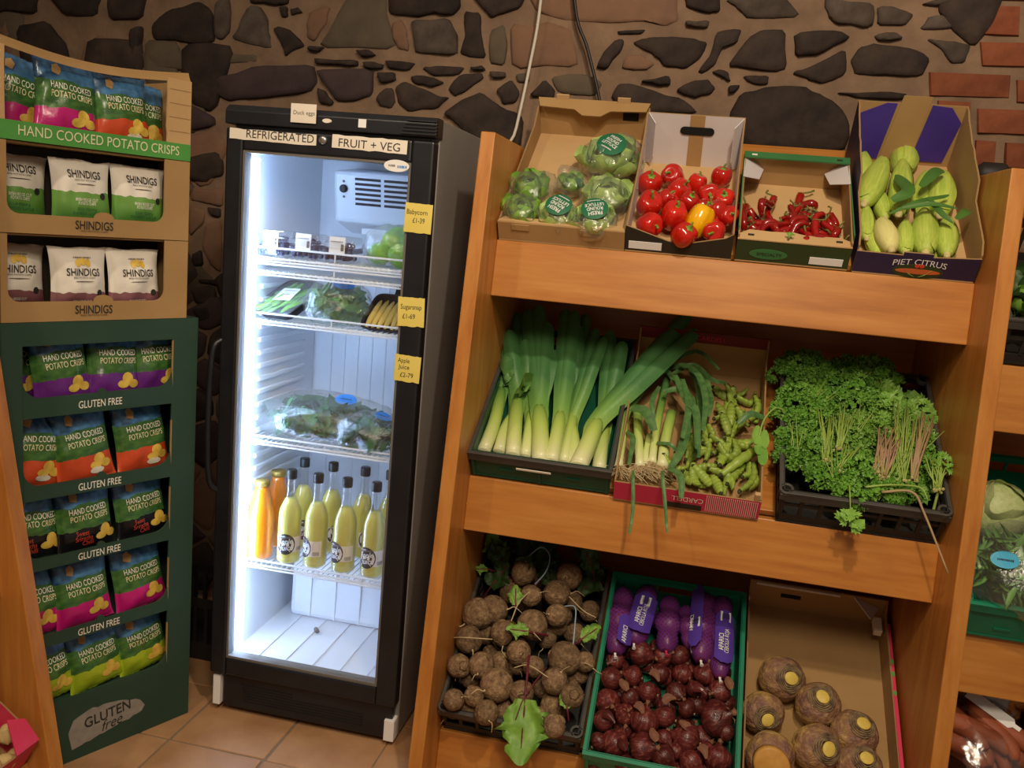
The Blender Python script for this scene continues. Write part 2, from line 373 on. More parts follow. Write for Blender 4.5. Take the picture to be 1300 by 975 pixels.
# frames of the slanted shelves: x along the shelf, y up the slope, z out of the shelf
ROWS = {1: (2.496, 1.533, 36), 2: (2.398, .857, 33), 3: (2.290, .118, 33)}
def rowM(k):
    y, z, t = ROWS[k]; return T_((-.572, y, z)) @ Rx(R(t))
STONES = [
    ('d',[(-2.071,2.185),(-2.005,2.238),(-1.888,2.272),(-1.856,2.26),(-1.824,2.228),(-1.821,2.141),(-1.852,2.129),(-1.922,2.131),(-1.98,2.137),(-2.064,2.133)]),
    ('g',[(-1.813,2.272),(-1.76,2.296),(-1.756,2.177),(-1.783,2.148),(-1.812,2.153),(-1.816,2.202)]),
    ('g',[(-1.746,2.153),(-1.725,2.178),(-1.691,2.255),(-1.676,2.267),(-1.636,2.263),(-1.601,2.17),(-1.587,2.127),(-1.639,2.128)]),
    ('d',[(-1.684,2.309),(-1.532,2.314),(-1.536,2.28),(-1.578,2.273),(-1.676,2.277)]),
    ('d',[(-1.566,2.265),(-1.535,2.269),(-1.534,2.235),(-1.555,2.234)]),
    ('d',[(-1.523,2.259),(-1.493,2.265),(-1.474,2.253),(-1.516,2.241)]),
    ('d',[(-1.584,2.192),(-1.563,2.201),(-1.519,2.187),(-1.463,2.141),(-1.504,2.123),(-1.534,2.1),(-1.548,2.137)]),
    ('p',[(-1.46,2.216),(-1.447,2.257),(-1.374,2.278),(-1.383,2.225),(-1.427,2.159),(-1.455,2.168)]),
    ('o',[(-1.411,2.138),(-1.348,2.242),(-1.303,2.322),(-1.169,2.327),(-1.162,2.255),(-1.122,2.147)]),
    ('d',[(-1.438,2.137),(-1.39,2.137),(-1.41,2.12),(-1.45,2.126)]),
    ('o',[(-1.763,2.097),(-1.644,2.1),(-1.643,2.073),(-1.762,2.064)]),
    ('o',[(-2.115,2.089),(-1.826,2.1),(-1.781,2.072),(-1.823,2.023),(-1.919,2.032),(-2.098,2.028)]),
    ('v',[(-1.807,2.01),(-1.637,2.063),(-1.429,2.076),(-1.414,2.017),(-1.439,1.983),(-1.632,1.95),(-1.757,1.934),(-1.799,1.954)]),
    ('v',[(-1.416,2.06),(-1.202,2.074),(-1.2,1.988),(-1.261,1.963),(-1.332,1.959),(-1.384,2.019)]),
    ('d',[(-1.404,1.998),(-1.382,1.989),(-1.344,1.953),(-1.349,1.942),(-1.392,1.945)]),
    ('d',[(-1.424,2.097),(-1.263,2.1),(-1.262,2.081),(-1.417,2.079)]),
    ('d',[(-1.239,2.093),(-1.165,2.092),(-1.167,2.076),(-1.232,2.075)]),
    ('d',[(-1.157,2.105),(-1.047,2.1),(-1.068,2.075),(-1.147,2.079)]),
    ('d',[(-1.268,2.132),(-1.218,2.137),(-1.193,2.119),(-1.246,2.114)]),
    ('d',[(-1.158,2.327),(-0.909,2.336),(-0.902,2.291),(-0.928,2.264),(-0.988,2.267),(-1.101,2.255),(-1.151,2.263)]),
    ('d',[(-0.867,2.338),(-0.676,2.344),(-0.693,2.299),(-0.746,2.279),(-0.786,2.262),(-0.825,2.294)]),
    ('d',[(-0.885,2.279),(-0.829,2.276),(-0.821,2.217),(-0.797,2.133),(-0.85,2.131),(-0.888,2.142),(-0.873,2.202)]),
    ('p',[(-1.143,2.229),(-1.106,2.241),(-1.081,2.18),(-1.076,2.141),(-1.108,2.147),(-1.133,2.178)]),
    ('g',[(-1.069,2.243),(-0.939,2.253),(-0.904,2.201),(-0.899,2.136),(-1.044,2.134),(-1.059,2.194)]),
    ('o',[(-0.791,2.218),(-0.743,2.241),(-0.726,2.17),(-0.732,2.113),(-0.782,2.116)]),
    ('p',[(-0.721,2.244),(-0.581,2.255),(-0.512,2.236),(-0.493,2.181),(-0.479,2.121),(-0.698,2.102)]),
    ('d',[(-1.02,2.088),(-0.966,2.096),(-0.87,2.096),(-0.89,2.071),(-0.981,2.064)]),
    ('d',[(-1.184,2.061),(-1.12,2.065),(-1.112,2.039),(-1.17,2.027)]),
    ('d',[(-1.061,2.055),(-1.01,2.063),(-0.937,2.043),(-0.978,2.025),(-1.042,2.032)]),
    ('d',[(-0.921,2.025),(-0.882,2.072),(-0.807,2.081),(-0.8,2.063),(-0.863,2.015),(-0.896,2.0)]),
    ('d',[(-1.184,1.976),(-1.151,2.01),(-1.125,2.011),(-1.11,1.967),(-1.123,1.944),(-1.162,1.95)]),
    ('d',[(-1.113,2.015),(-1.086,2.037),(-1.021,2.02),(-0.947,1.992),(-0.918,1.994),(-0.958,1.954),(-1.058,1.937),(-1.098,1.962)]),
    ('d',[(-0.934,1.937),(-0.861,1.992),(-0.801,2.016),(-0.719,1.968),(-0.65,1.941),(-0.651,1.831),(-0.79,1.821),(-0.884,1.913)]),
    ('d',[(-0.752,2.027),(-0.7,2.066),(-0.668,2.024),(-0.679,1.992),(-0.72,1.984)]),
    ('d',[(-0.847,2.097),(-0.803,2.102),(-0.796,2.089),(-0.841,2.087)]),
    ('g',[(-0.779,2.085),(-0.724,2.088),(-0.722,2.07),(-0.769,2.067)]),
    ('o',[(-0.687,2.082),(-0.642,2.092),(-0.639,2.059),(-0.677,2.059)]),
    ('p',[(-0.665,2.345),(-0.18,2.362),(-0.165,2.277),(-0.201,2.261),(-0.287,2.272),(-0.396,2.263),(-0.528,2.262),(-0.633,2.291)]),
    ('d',[(-0.634,2.015),(-0.585,2.072),(-0.546,2.036),(-0.549,2.01)]),
    ('o',[(-0.564,2.081),(-0.444,2.095),(-0.389,2.072),(-0.411,2.028),(-0.532,2.031)]),
    ('d',[(-0.352,2.026),(-0.335,2.068),(-0.296,2.072),(-0.216,2.054),(-0.123,2.034),(-0.066,1.992),(-0.285,1.971)]),
    ('d',[(-0.415,2.122),(-0.363,2.205),(-0.33,2.211),(-0.337,2.176),(-0.38,2.116)]),
    ('d',[(-0.356,2.237),(-0.264,2.246),(-0.275,2.233),(-0.35,2.228)]),
    ('d',[(-0.303,2.202),(-0.248,2.222),(-0.108,2.226),(-0.063,2.213),(-0.078,2.166),(-0.122,2.132),(-0.186,2.136),(-0.229,2.168)]),
    ('p',[(-0.328,2.121),(-0.319,2.159),(-0.268,2.167),(-0.226,2.139),(-0.249,2.12)]),
    ('d',[(-0.266,2.084),(-0.17,2.104),(-0.164,2.077),(-0.197,2.073)]),
    ('d',[(-0.144,2.061),(-0.092,2.093),(-0.041,2.099),(-0.018,2.075),(-0.029,2.057),(-0.085,2.039)]),
    ('d',[(-0.155,2.363),(-0.04,2.367),(-0.033,2.312),(-0.067,2.306),(-0.139,2.32)]),
    ('g',[(-0.139,2.276),(-0.064,2.279),(-0.066,2.259),(-0.132,2.262)]),
    ('g',[(-0.018,2.348),(0.147,2.369),(0.218,2.305),(0.059,2.294),(0.018,2.326)]),
    ('d',[(-0.078,2.126),(-0.048,2.172),(-0.037,2.244),(-0.006,2.255),(0.041,2.257),(0.032,2.218),(-0.009,2.203),(-0.027,2.149),(-0.064,2.12)]),
    ('d',[(0.013,2.146),(0.069,2.236),(0.103,2.259),(0.176,2.263),(0.196,2.148),(0.166,2.137),(0.079,2.142)]),
    ('d',[(0.206,2.254),(0.342,2.265),(0.377,2.25),(0.292,2.196),(0.22,2.188)]),
    ('d',[(0.218,2.137),(0.273,2.157),(0.366,2.214),(0.379,2.14),(0.312,2.105),(0.267,2.118)]),
    ('d',[(-0.034,2.124),(-0.015,2.132),(0.019,2.124),(0.027,2.097),(0.003,2.108)]),
    ('d',[(0.062,2.116),(0.146,2.121),(0.147,2.096),(0.098,2.094)]),
    ('d',[(0.024,2.082),(0.061,2.087),(0.044,2.064),(0.027,2.06)]),
    ('d',[(0.038,1.994),(0.067,2.062),(0.148,2.087),(0.257,2.095),(0.317,2.072),(0.38,2.032),(0.41,1.992),(0.409,1.904),(0.113,1.883),(0.056,1.947)]),
    ('g',[(0.281,2.369),(0.353,2.352),(0.43,2.351),(0.441,2.295),(0.422,2.282),(0.326,2.288),(0.301,2.313)]),
    ('d',[(0.39,2.179),(0.41,2.221),(0.453,2.234),(0.571,2.223),(0.623,2.198),(0.604,2.145),(0.513,2.145),(0.41,2.14)]),
    ('g',[(0.445,2.347),(0.531,2.334),(0.553,2.323),(0.534,2.294),(0.453,2.291)]),
    ('g',[(0.449,2.26),(0.513,2.27),(0.532,2.252),(0.463,2.244)]),
    ('g',[(0.578,2.282),(0.599,2.322),(0.733,2.332),(0.742,2.307),(0.652,2.288)]),
    ('g',[(0.603,2.255),(0.647,2.25),(0.716,2.246),(0.731,2.236),(0.723,2.193),(0.683,2.187),(0.654,2.223)]),
    ('g',[(0.573,2.358),(0.737,2.389),(0.729,2.369),(0.597,2.35)]),
    ('d',[(0.356,2.081),(0.475,2.088),(0.569,2.088),(0.566,2.074),(0.43,2.069)]),
    ('b',[(0.745,2.358),(0.851,2.36),(0.863,2.276),(0.758,2.276)]),
    ('b',[(0.756,2.253),(0.908,2.258),(0.92,2.189),(0.774,2.184)]),
    ('b',[(0.625,2.158),(0.859,2.161),(0.866,2.094),(0.639,2.088)]),
    ('b',[(0.879,2.148),(0.967,2.148),(0.979,2.084),(0.89,2.083)]),
    ('b',[(0.781,2.058),(0.982,2.063),(0.995,1.991),(0.794,1.985)]),
    ('b',[(0.793,1.964),(0.852,1.963),(0.858,1.887),(0.801,1.885)]),
    ('b',[(0.879,1.962),(1.0,1.964),(1.013,1.889),(0.89,1.887)]),
    ('b',[(0.751,2.44),(0.915,2.44),(0.926,2.378),(0.757,2.377)]),
    ('b',[(0.664,2.075),(0.76,2.076),(0.77,2.005),(0.676,1.999)]),
    ('p',[(-2.374,2.022),(-2.351,2.103),(-2.288,2.143),(-2.218,2.112),(-2.19,1.995),(-2.28,1.984)]),
    ('d',[(-2.156,2.16),(-2.11,2.181),(-2.116,2.106),(-2.138,2.048)]),
    ('d',[(-2.648,2.156),(-2.517,2.181),(-2.435,2.091),(-2.415,2.0),(-2.518,1.978),(-2.622,1.978)]),
    ('p',[(-2.796,2.074),(-2.689,2.188),(-2.67,2.08),(-2.643,1.98),(-2.798,1.957)]),
    ('d',[(-2.51,2.269),(-2.282,2.277),(-2.301,2.204),(-2.442,2.209)]),
    ('d',[(-2.249,2.284),(-2.099,2.289),(-2.117,2.206),(-2.242,2.195)]),
    ('d',[(-2.793,2.264),(-2.551,2.273),(-2.565,2.205),(-2.682,2.211),(-2.794,2.178)]),
    ('o',[(-2.094,2.006),(-1.932,2.014),(-1.847,1.974),(-1.851,1.867),(-1.901,1.807),(-2.046,1.883)]),
    ('d',[(-1.911,1.72),(-1.783,1.752),(-1.767,1.668),(-1.837,1.633),(-1.906,1.64)]),
    ('p',[(-1.898,1.611),(-1.765,1.616),(-1.766,1.552),(-1.835,1.558),(-1.897,1.565)]),
    ('p',[(-1.9,1.541),(-1.834,1.529),(-1.846,1.481),(-1.897,1.429)]),
    ('d',[(-1.825,1.544),(-1.776,1.542),(-1.775,1.51),(-1.814,1.519)]),
    ('p',[(-1.832,1.479),(-1.768,1.499),(-1.761,1.308),(-1.808,1.33),(-1.846,1.398)]),
    ('d',[(-1.882,1.365),(-1.849,1.38),(-1.838,1.327),(-1.871,1.318)]),
    ('d',[(-1.846,1.273),(-1.76,1.278),(-1.76,1.26),(-1.842,1.258)]),
    ('d',[(-1.888,1.232),(-1.793,1.257),(-1.777,1.189),(-1.863,1.174)]),
    ('d',[(-1.876,1.155),(-1.81,1.174),(-1.782,1.128),(-1.841,1.103)]),
]

BEETS = [
    (0.001,0.307,0.15,0.0439), (0.088,0.327,0.15,0.0412), (0.151,0.478,0.15,0.0358), (0.116,0.444,0.09,0.0347), (0.19,0.4,0.15,0.0309),
    (0.267,0.424,0.15,0.037), (0.293,0.494,0.15,0.0377), (0.316,0.446,0.09,0.026), (0.282,0.348,0.15,0.0316), (0.216,0.3,0.15,0.0425),
    (0.285,0.348,0.09,0.0268), (0.034,0.214,0.15,0.0375), (0.075,0.283,0.09,0.032), (0.134,0.257,0.15,0.0338), (0.196,0.202,0.15,0.0332),
    (0.331,0.211,0.15,0.0443), (0.391,0.212,0.15,0.0265), (0.033,0.126,0.15,0.0316), (0.099,0.14,0.15,0.0353), (0.248,0.167,0.15,0.0283),
    (0.19,0.191,0.09,0.0232), (0.067,0.125,0.09,0.0269), (0.157,0.089,0.15,0.0434), (0.231,0.081,0.15,0.0319), (0.316,0.134,0.15,0.0347),
    (0.371,0.1,0.15,0.0318), (0.049,0.022,0.15,0.0276), (0.102,0.044,0.15,0.0258), (0.089,0.03,0.09,0.0249), (0.148,0.004,0.15,0.0315),
    (0.315,0.091,0.09,0.0311), (0.338,0.004,0.15,0.0298), (0.189,0.051,0.09,0.0261), (0.285,0.05,0.09,0.0259), (0.378,0.2,0.09,0.023),
    (0.142,0.196,0.09,0.0273), (0.28,0.137,0.09,0.0265),
]

ONIONS = [
    (0.541,0.303,0.095,0.0357), (0.606,0.304,0.095,0.0251), (0.659,0.317,0.095,0.0313), (0.473,0.267,0.095,0.0259), (0.471,0.205,0.095,0.0308),
    (0.532,0.226,0.095,0.028), (0.605,0.25,0.095,0.0268), (0.668,0.258,0.095,0.0267), (0.732,0.269,0.095,0.0328), (0.778,0.229,0.095,0.0303),
    (0.469,0.131,0.095,0.0342), (0.528,0.158,0.095,0.0275), (0.58,0.184,0.095,0.0276), (0.655,0.199,0.095,0.0283), (0.692,0.155,0.095,0.0259),
    (0.707,0.219,0.095,0.0227), (0.468,0.074,0.095,0.0277), (0.523,0.103,0.095,0.0278), (0.576,0.09,0.095,0.0375), (0.634,0.119,0.095,0.0285),
    (0.771,0.142,0.095,0.0473), (0.8,0.109,0.095,0.0242), (0.634,0.058,0.095,0.0226), (0.699,0.068,0.095,0.0408), (0.461,0.01,0.095,0.0241),
    (0.504,0.012,0.095,0.0349), (0.579,0.017,0.095,0.0378), (0.639,0.007,0.095,0.0326), (0.711,0.007,0.095,0.0305), (0.781,0.025,0.095,0.0381),
    (0.754,0.047,0.095,0.0231), (0.668,0.025,0.095,0.0211), (0.542,-0.041,0.095,0.0266),
]

NETS = [
    (0.467,0.514,0.1,0.47,0.267,0.13,0.0405),
    (0.543,0.538,0.1,0.52,0.309,0.13,0.0394),
    (0.658,0.486,0.1,0.685,0.33,0.13,0.028),
    (0.609,0.509,0.1,0.615,0.304,0.13,0.0363),
    (0.716,0.55,0.1,0.716,0.293,0.13,0.0415),
    (0.77,0.557,0.1,0.772,0.25,0.13,0.0354),
]

SWEDES = [
    (0.952,0.322,0.065,0.0659,0.31,-0.1), (0.901,0.208,0.065,0.0601,0.22,-0.6),
    (1.053,0.257,0.065,0.0642,0.03,0.26), (1.147,0.192,0.065,0.0639,0.2,0.38),
    (1.044,0.128,0.065,0.0663,0.38,-0.05), (0.922,0.079,0.065,0.0679,0.0,-0.65),
    (1.154,0.102,0.065,0.0609,0.15,0.31),
]

PEPPERS = [
    (0.402,0.276,0.045,0.0385,0.1,0.2), (0.465,0.327,0.045,0.0365,-0.3,-0.3),
    (0.537,0.295,0.045,0.0306,0.2,0.6), (0.605,0.342,0.045,0.0327,0.1,0.5),
    (0.486,0.246,0.045,0.038,0.5,0.3), (0.576,0.244,0.045,0.0377,0.1,-0.7),
    (0.618,0.203,0.06,0.0326,0,-0.1), (0.414,0.146,0.06,0.04,0.25,-0.05),
    (0.456,0.18,0.06,0.0285,0.5,0.5), (0.521,0.174,0.06,0.0313,0.3,0.3),
    (0.425,0.05,0.06,0.0364,0.8,-0.5), (0.487,0.1,0.06,0.0419,0.2,0.3),
    (0.557,0.088,0.06,0.039,0.3,0.9), (0.605,0.132,0.06,0.0363,-0.5,0.5),
    (0.635,0.122,0.06,0.0319,0.3,-0.3), (0.522,0.014,0.06,0.0366,0.4,0.3),
    (0.602,0.043,0.06,0.0334,-0.2,-0.8),
]

CHILLIES = [
    (0.683,0.236,0.022,0.688,0.13,0.014), (0.666,0.213,0.041,0.672,0.114,0.033),
    (0.691,0.205,0.029,0.724,0.18,0.021), (0.751,0.215,0.048,0.73,0.153,0.04),
    (0.759,0.27,0.036,0.768,0.169,0.028), (0.836,0.313,0.025,0.779,0.212,0.017),
    (0.707,0.124,0.043,0.755,0.11,0.035), (0.739,0.153,0.032,0.763,0.154,0.024),
    (0.76,0.109,0.05,0.751,0.066,0.042), (0.806,0.222,0.039,0.781,0.174,0.031),
    (0.801,0.168,0.027,0.772,0.094,0.019), (0.798,0.127,0.046,0.792,0.072,0.038),
    (0.815,0.181,0.034,0.831,0.087,0.026), (0.82,0.255,0.023,0.861,0.258,0.015),
    (0.84,0.195,0.042,0.834,0.151,0.034), (0.858,0.214,0.03,0.847,0.142,0.022),
    (0.869,0.148,0.049,0.836,0.055,0.041), (0.893,0.162,0.037,0.897,0.074,0.029),
    (0.912,0.221,0.026,0.92,0.186,0.018), (0.858,0.173,0.044,0.902,0.185,0.036),
    (0.864,0.103,0.033,0.876,0.07,0.025), (0.927,0.119,0.051,0.909,0.069,0.043),
    (0.922,0.141,0.04,0.901,0.123,0.032), (0.726,0.065,0.028,0.828,0.085,0.02),
    (0.933,0.061,0.047,0.851,0.047,0.039), (0.697,0.114,0.035,0.719,0.075,0.027),
    (0.718,0.106,0.024,0.746,0.116,0.016), (0.829,0.22,0.043,0.841,0.177,0.035),
    (0.888,0.203,0.031,0.904,0.19,0.023), (0.846,0.077,0.05,0.854,0.044,0.042),
    (0.914,0.103,0.038,0.933,0.072,0.03), (0.782,0.125,0.027,0.784,0.097,0.019),
    (0.832,0.107,0.045,0.84,0.08,0.037), (0.875,0.116,0.034,0.891,0.097,0.026),
    (0.693,0.173,0.022,0.714,0.174,0.014),
]

CORN = [
    (1.014,0.541,0.035,0.999,0.358,0.035,0.0353), (1.143,0.622,0.03,1.127,0.467,0.03,0.0393),
    (1.123,0.497,0.05,1.091,0.22,0.05,0.0333), (1.195,0.468,0.035,1.153,0.29,0.035,0.0273),
    (1.233,0.452,0.045,1.199,0.231,0.045,0.0383), (1.068,0.479,0.06,1.0,0.24,0.06,0.0366),
    (1.008,0.249,0.045,1.001,0.096,0.045,0.0217), (1.056,0.031,0.06,1.038,0.166,0.06,0.0314),
    (1.104,0.181,0.05,1.094,0.039,0.05,0.0232), (1.155,0.229,0.06,1.14,0.032,0.06,0.0351),
    (1.211,0.2,0.06,1.192,0.031,0.06,0.0283),
]

BEANS = [
    (0.699,0.445,0.03,0.729,0.433,0.022), (0.725,0.43,0.049,0.734,0.382,0.041),
    (0.672,0.325,0.037,0.701,0.408,0.029), (0.716,0.378,0.056,0.72,0.292,0.048),
    (0.786,0.437,0.044,0.774,0.337,0.036), (0.799,0.435,0.033,0.794,0.344,0.025),
    (0.74,0.463,0.051,0.764,0.468,0.043), (0.692,0.35,0.04,0.711,0.314,0.032),
    (0.732,0.362,0.058,0.742,0.285,0.05), (0.708,0.462,0.047,0.772,0.31,0.039),
    (0.76,0.45,0.035,0.788,0.472,0.027), (0.704,0.29,0.054,0.717,0.254,0.046),
    (0.655,0.277,0.042,0.652,0.215,0.034), (0.652,0.218,0.031,0.675,0.208,0.023),
    (0.664,0.24,0.05,0.691,0.163,0.042), (0.73,0.219,0.038,0.783,0.228,0.03),
    (0.707,0.226,0.057,0.79,0.246,0.049), (0.736,0.183,0.045,0.753,0.179,0.037),
    (0.717,0.176,0.034,0.713,0.161,0.026), (0.697,0.126,0.052,0.718,0.233,0.044),
    (0.764,0.121,0.041,0.774,0.173,0.033), (0.584,0.109,0.059,0.611,0.103,0.051),
    (0.594,0.068,0.048,0.626,0.053,0.04), (0.637,0.114,0.036,0.693,0.14,0.028),
    (0.637,0.09,0.055,0.676,0.049,0.047), (0.597,0.101,0.043,0.609,0.081,0.035),
    (0.646,0.071,0.032,0.668,0.065,0.024), (0.696,0.043,0.051,0.679,0.089,0.043),
    (0.776,0.069,0.039,0.785,0.134,0.031), (0.626,0.107,0.058,0.646,0.042,0.05),
    (0.67,0.112,0.046,0.737,0.056,0.038), (0.721,0.076,0.035,0.765,0.163,0.027),
    (0.755,0.039,0.053,0.788,0.157,0.045), (0.704,0.101,0.042,0.808,0.23,0.034),
]

LEEKS = [
    ([(0.15,0.075,0.03),(0.141,0.172,0.03),(0.129,0.258,0.03)],0.019,[(0.003,0.613,0.13),(0.069,0.466,0.13)]),
    ([(0.071,0.079,0.03),(0.068,0.167,0.03),(0.081,0.249,0.03)],0.019,[(-0.009,0.589,0.13)]),
    ([(0.263,0.072,0.03),(0.259,0.195,0.03),(0.253,0.317,0.03)],0.019,[(0.233,0.642,0.13),(0.219,0.565,0.13)]),
    ([(0.293,0.07,0.03),(0.282,0.148,0.03),(0.258,0.237,0.03)],0.0168,[(0.276,0.575,0.13),(0.31,0.52,0.13)]),
    ([(0.366,0.064,0.03),(0.36,0.146,0.03),(0.354,0.264,0.03)],0.0202,[(0.322,0.572,0.13),(0.369,0.51,0.13)]),
    ([(0.032,0.057,0.05),(0.034,0.184,0.05),(0.022,0.327,0.05)],0.019,[(0.031,0.366,0.15)]),
    ([(0.12,0.051,0.055),(0.097,0.181,0.055),(0.081,0.295,0.055)],0.0213,[(-0.007,0.488,0.155),(0.109,0.281,0.155)]),
    ([(0.203,0.036,0.06),(0.18,0.15,0.06),(0.154,0.257,0.06)],0.0246,[(0.054,0.593,0.16),(0.082,0.609,0.16),(0.122,0.541,0.16)]),
    ([(0.233,0.044,0.06),(0.229,0.142,0.06),(0.223,0.243,0.06)],0.0202,[(0.17,0.619,0.16),(0.203,0.598,0.16)]),
    ([(0.312,0.025,0.075),(0.326,0.113,0.075),(0.339,0.215,0.075)],0.0258,[(0.584,0.572,0.175),(0.554,0.639,0.175)]),
    ([(0.254,0.153,0.07),(0.269,0.277,0.07),(0.281,0.352,0.07)],0.0112,[(0.27,0.503,0.17)]),
]

BABY_LEEKS = [
    ([(0.421,0.059,0.06),(0.418,0.183,0.06),(0.417,0.278,0.06),(0.448,0.383,0.06)],0.0113),
    ([(0.48,0.07,0.06),(0.463,0.177,0.06),(0.443,0.307,0.06)],0.0134),
    ([(0.511,0.091,0.06),(0.509,0.185,0.06),(0.511,0.295,0.06),(0.519,0.465,0.06)],0.0113),
    ([(0.54,0.082,0.06),(0.539,0.176,0.06),(0.546,0.302,0.06)],0.0154),
    ([(0.494,0.08,0.06),(0.49,0.137,0.06),(0.491,0.198,0.06)],0.0082),
]

LEEK_BLADES = [
    ([(0.517,0.483,0.075),(0.574,0.484,0.075),(0.62,0.381,0.075),(0.633,0.121,0.075)],0.0113),
    ([(0.513,0.455,0.075),(0.579,0.349,0.075),(0.599,0.296,0.075),(0.587,0.126,0.075),(0.563,0.051,0.075)],0.0124),
    ([(0.514,0.337,0.075),(0.558,0.337,0.075),(0.599,0.296,0.075)],0.0093),
    ([(0.432,0.233,0.075),(0.473,0.21,0.075),(0.506,0.155,0.075)],0.0154),
    ([(0.428,0.186,0.075),(0.449,0.144,0.075),(0.449,0.057,0.075)],0.0072),
    ([(0.527,0.432,0.075),(0.591,0.478,0.075),(0.651,0.421,0.075),(0.695,0.428,0.075)],0.0082),
    ([(0.523,0.475,0.075),(0.599,0.524,0.075),(0.67,0.467,0.075)],0.0072),
    ([(0.541,0.4,0.075),(0.585,0.278,0.075),(0.614,0.236,0.075),(0.629,0.106,0.075)],0.0113),
    ([(0.516,0.157,0.075),(0.554,0.142,0.075),(0.576,0.132,0.075)],0.0062),
    ([(0.558,0.05,0.075),(0.591,0.015,0.075),(0.601,-0.049,0.075)],0.0093),
    ([(0.501,0.359,0.075),(0.487,0.275,0.075),(0.498,0.223,0.075)],0.0072),
    ([(0.565,0.387,0.075),(0.592,0.255,0.075),(0.585,0.141,0.075)],0.0093),
    ([(0.615,0.465,0.075),(0.654,0.362,0.075),(0.653,0.29,0.075)],0.0072),
    ([(0.589,0.504,0.075),(0.627,0.441,0.075),(0.655,0.355,0.075)],0.0082),
    ([(0.735,0.243,0.075),(0.765,0.272,0.075),(0.807,0.28,0.075)],0.0103),
    ([(0.548,0.453,0.075),(0.602,0.411,0.075),(0.636,0.303,0.075),(0.639,0.181,0.075)],0.0093),
    ([(0.464,-0.016,0.075),(0.478,-0.067,0.075),(0.478,-0.131,0.075)],0.0046),
    ([(0.543,-0.035,0.075),(0.565,-0.075,0.075),(0.576,-0.121,0.075)],0.0046),
]

LETTUCES = [
    (0.058,0.178,0.05,0.0535), (0.175,0.234,0.05,0.0359), (0.27,0.376,0.05,0.0684), (0.285,0.173,0.05,0.0561),
    (0.057,0.069,0.05,0.045), (0.171,0.059,0.05,0.0445), (0.273,0.05,0.05,0.0475),
]

STEM_BUNDLES = [
    (0.998,0.16,0.13,1.011,0.279,0.15), (0.96,0.108,0.13,0.973,0.254,0.15),
    (1.083,0.086,0.13,1.118,0.225,0.15), (1.106,0.077,0.13,1.129,0.21,0.15),
    (1.149,0.069,0.13,1.176,0.329,0.15), (1.181,0.084,0.13,1.221,0.291,0.15),
    (1.236,0.058,0.13,1.24,0.144,0.15), (0.994,0.073,0.13,1.023,0.137,0.15),
]

# purple [(0.043, 1.092), (0.18, 1.102), (0.305, 1.111), (0.429, 1.116)]

# orange [(0.091, 0.881), (0.223, 0.894), (0.399, 0.908)]

# black [(0.09, 0.667), (0.226, 0.677), (0.398, 0.692)]

# pink [(0.097, 0.455), (0.225, 0.458), (0.397, 0.462)]

# lime [(0.151, 0.253), (0.253, 0.247), (0.411, 0.259)]

# green_shindigs [(0.067, 1.558), (0.208, 1.557), (0.366, 1.563)]

# maroon_shindigs [(0.06, 1.344), (0.196, 1.339), (0.359, 1.347)]

# top [(0.049, 1.731), (0.156, 1.757), (0.319, 1.766), (0.419, 1.766)]
# ------------------------------------------------------------------ setting: tiled floor, rubble wall
fl = part('floor', MB().box(-3.2, -1.0, -.03, 2.6, 3.2, -.004), 'grout', None, kind='structure')
tm = MB().box(-.148, -.148, -.008, .148, .148, 0).mesh('tile', 'tile')
tx0, ty0, tp = -1.050 + .1515, 2.150 + .1515, .303
for i in range(-7, 5):
    for j in range(-6, 3):
        o = obj('tile', tm, fl, T_((tx0 + i * tp + random.uniform(-.002, .002), ty0 + j * tp + random.uniform(-.002, .002), random.uniform(-.001, .0006))) @ Rz(R(90 * random.randrange(4))))
        bv(o, .003, 2)
WY = 3.08
def wallgrid():
    mb = MB(); nx, nzn = 110, 62; vs = []
    for j in range(nzn + 1):
        for i in range(nx + 1):
            x = -3.2 + 5.8 * i / nx; z = -.02 + 2.92 * j / nzn
            vs.append((x, WY - .012 * nz(x * 5, z * 5) - .006 * nz(x * 17, z * 17, 3), z))
    mb.add(vs, [(j * (nx + 1) + i, j * (nx + 1) + i + 1, (j + 1) * (nx + 1) + i + 1, (j + 1) * (nx + 1) + i) for j in range(nzn) for i in range(nx)])
    n0 = len(mb.v); mb.box(-3.2, WY + .03, -.02, 2.6, WY + .25, 2.9); return mb
wall = part('wall_back', wallgrid(), 'mortar', None, smooth=True, kind='structure')
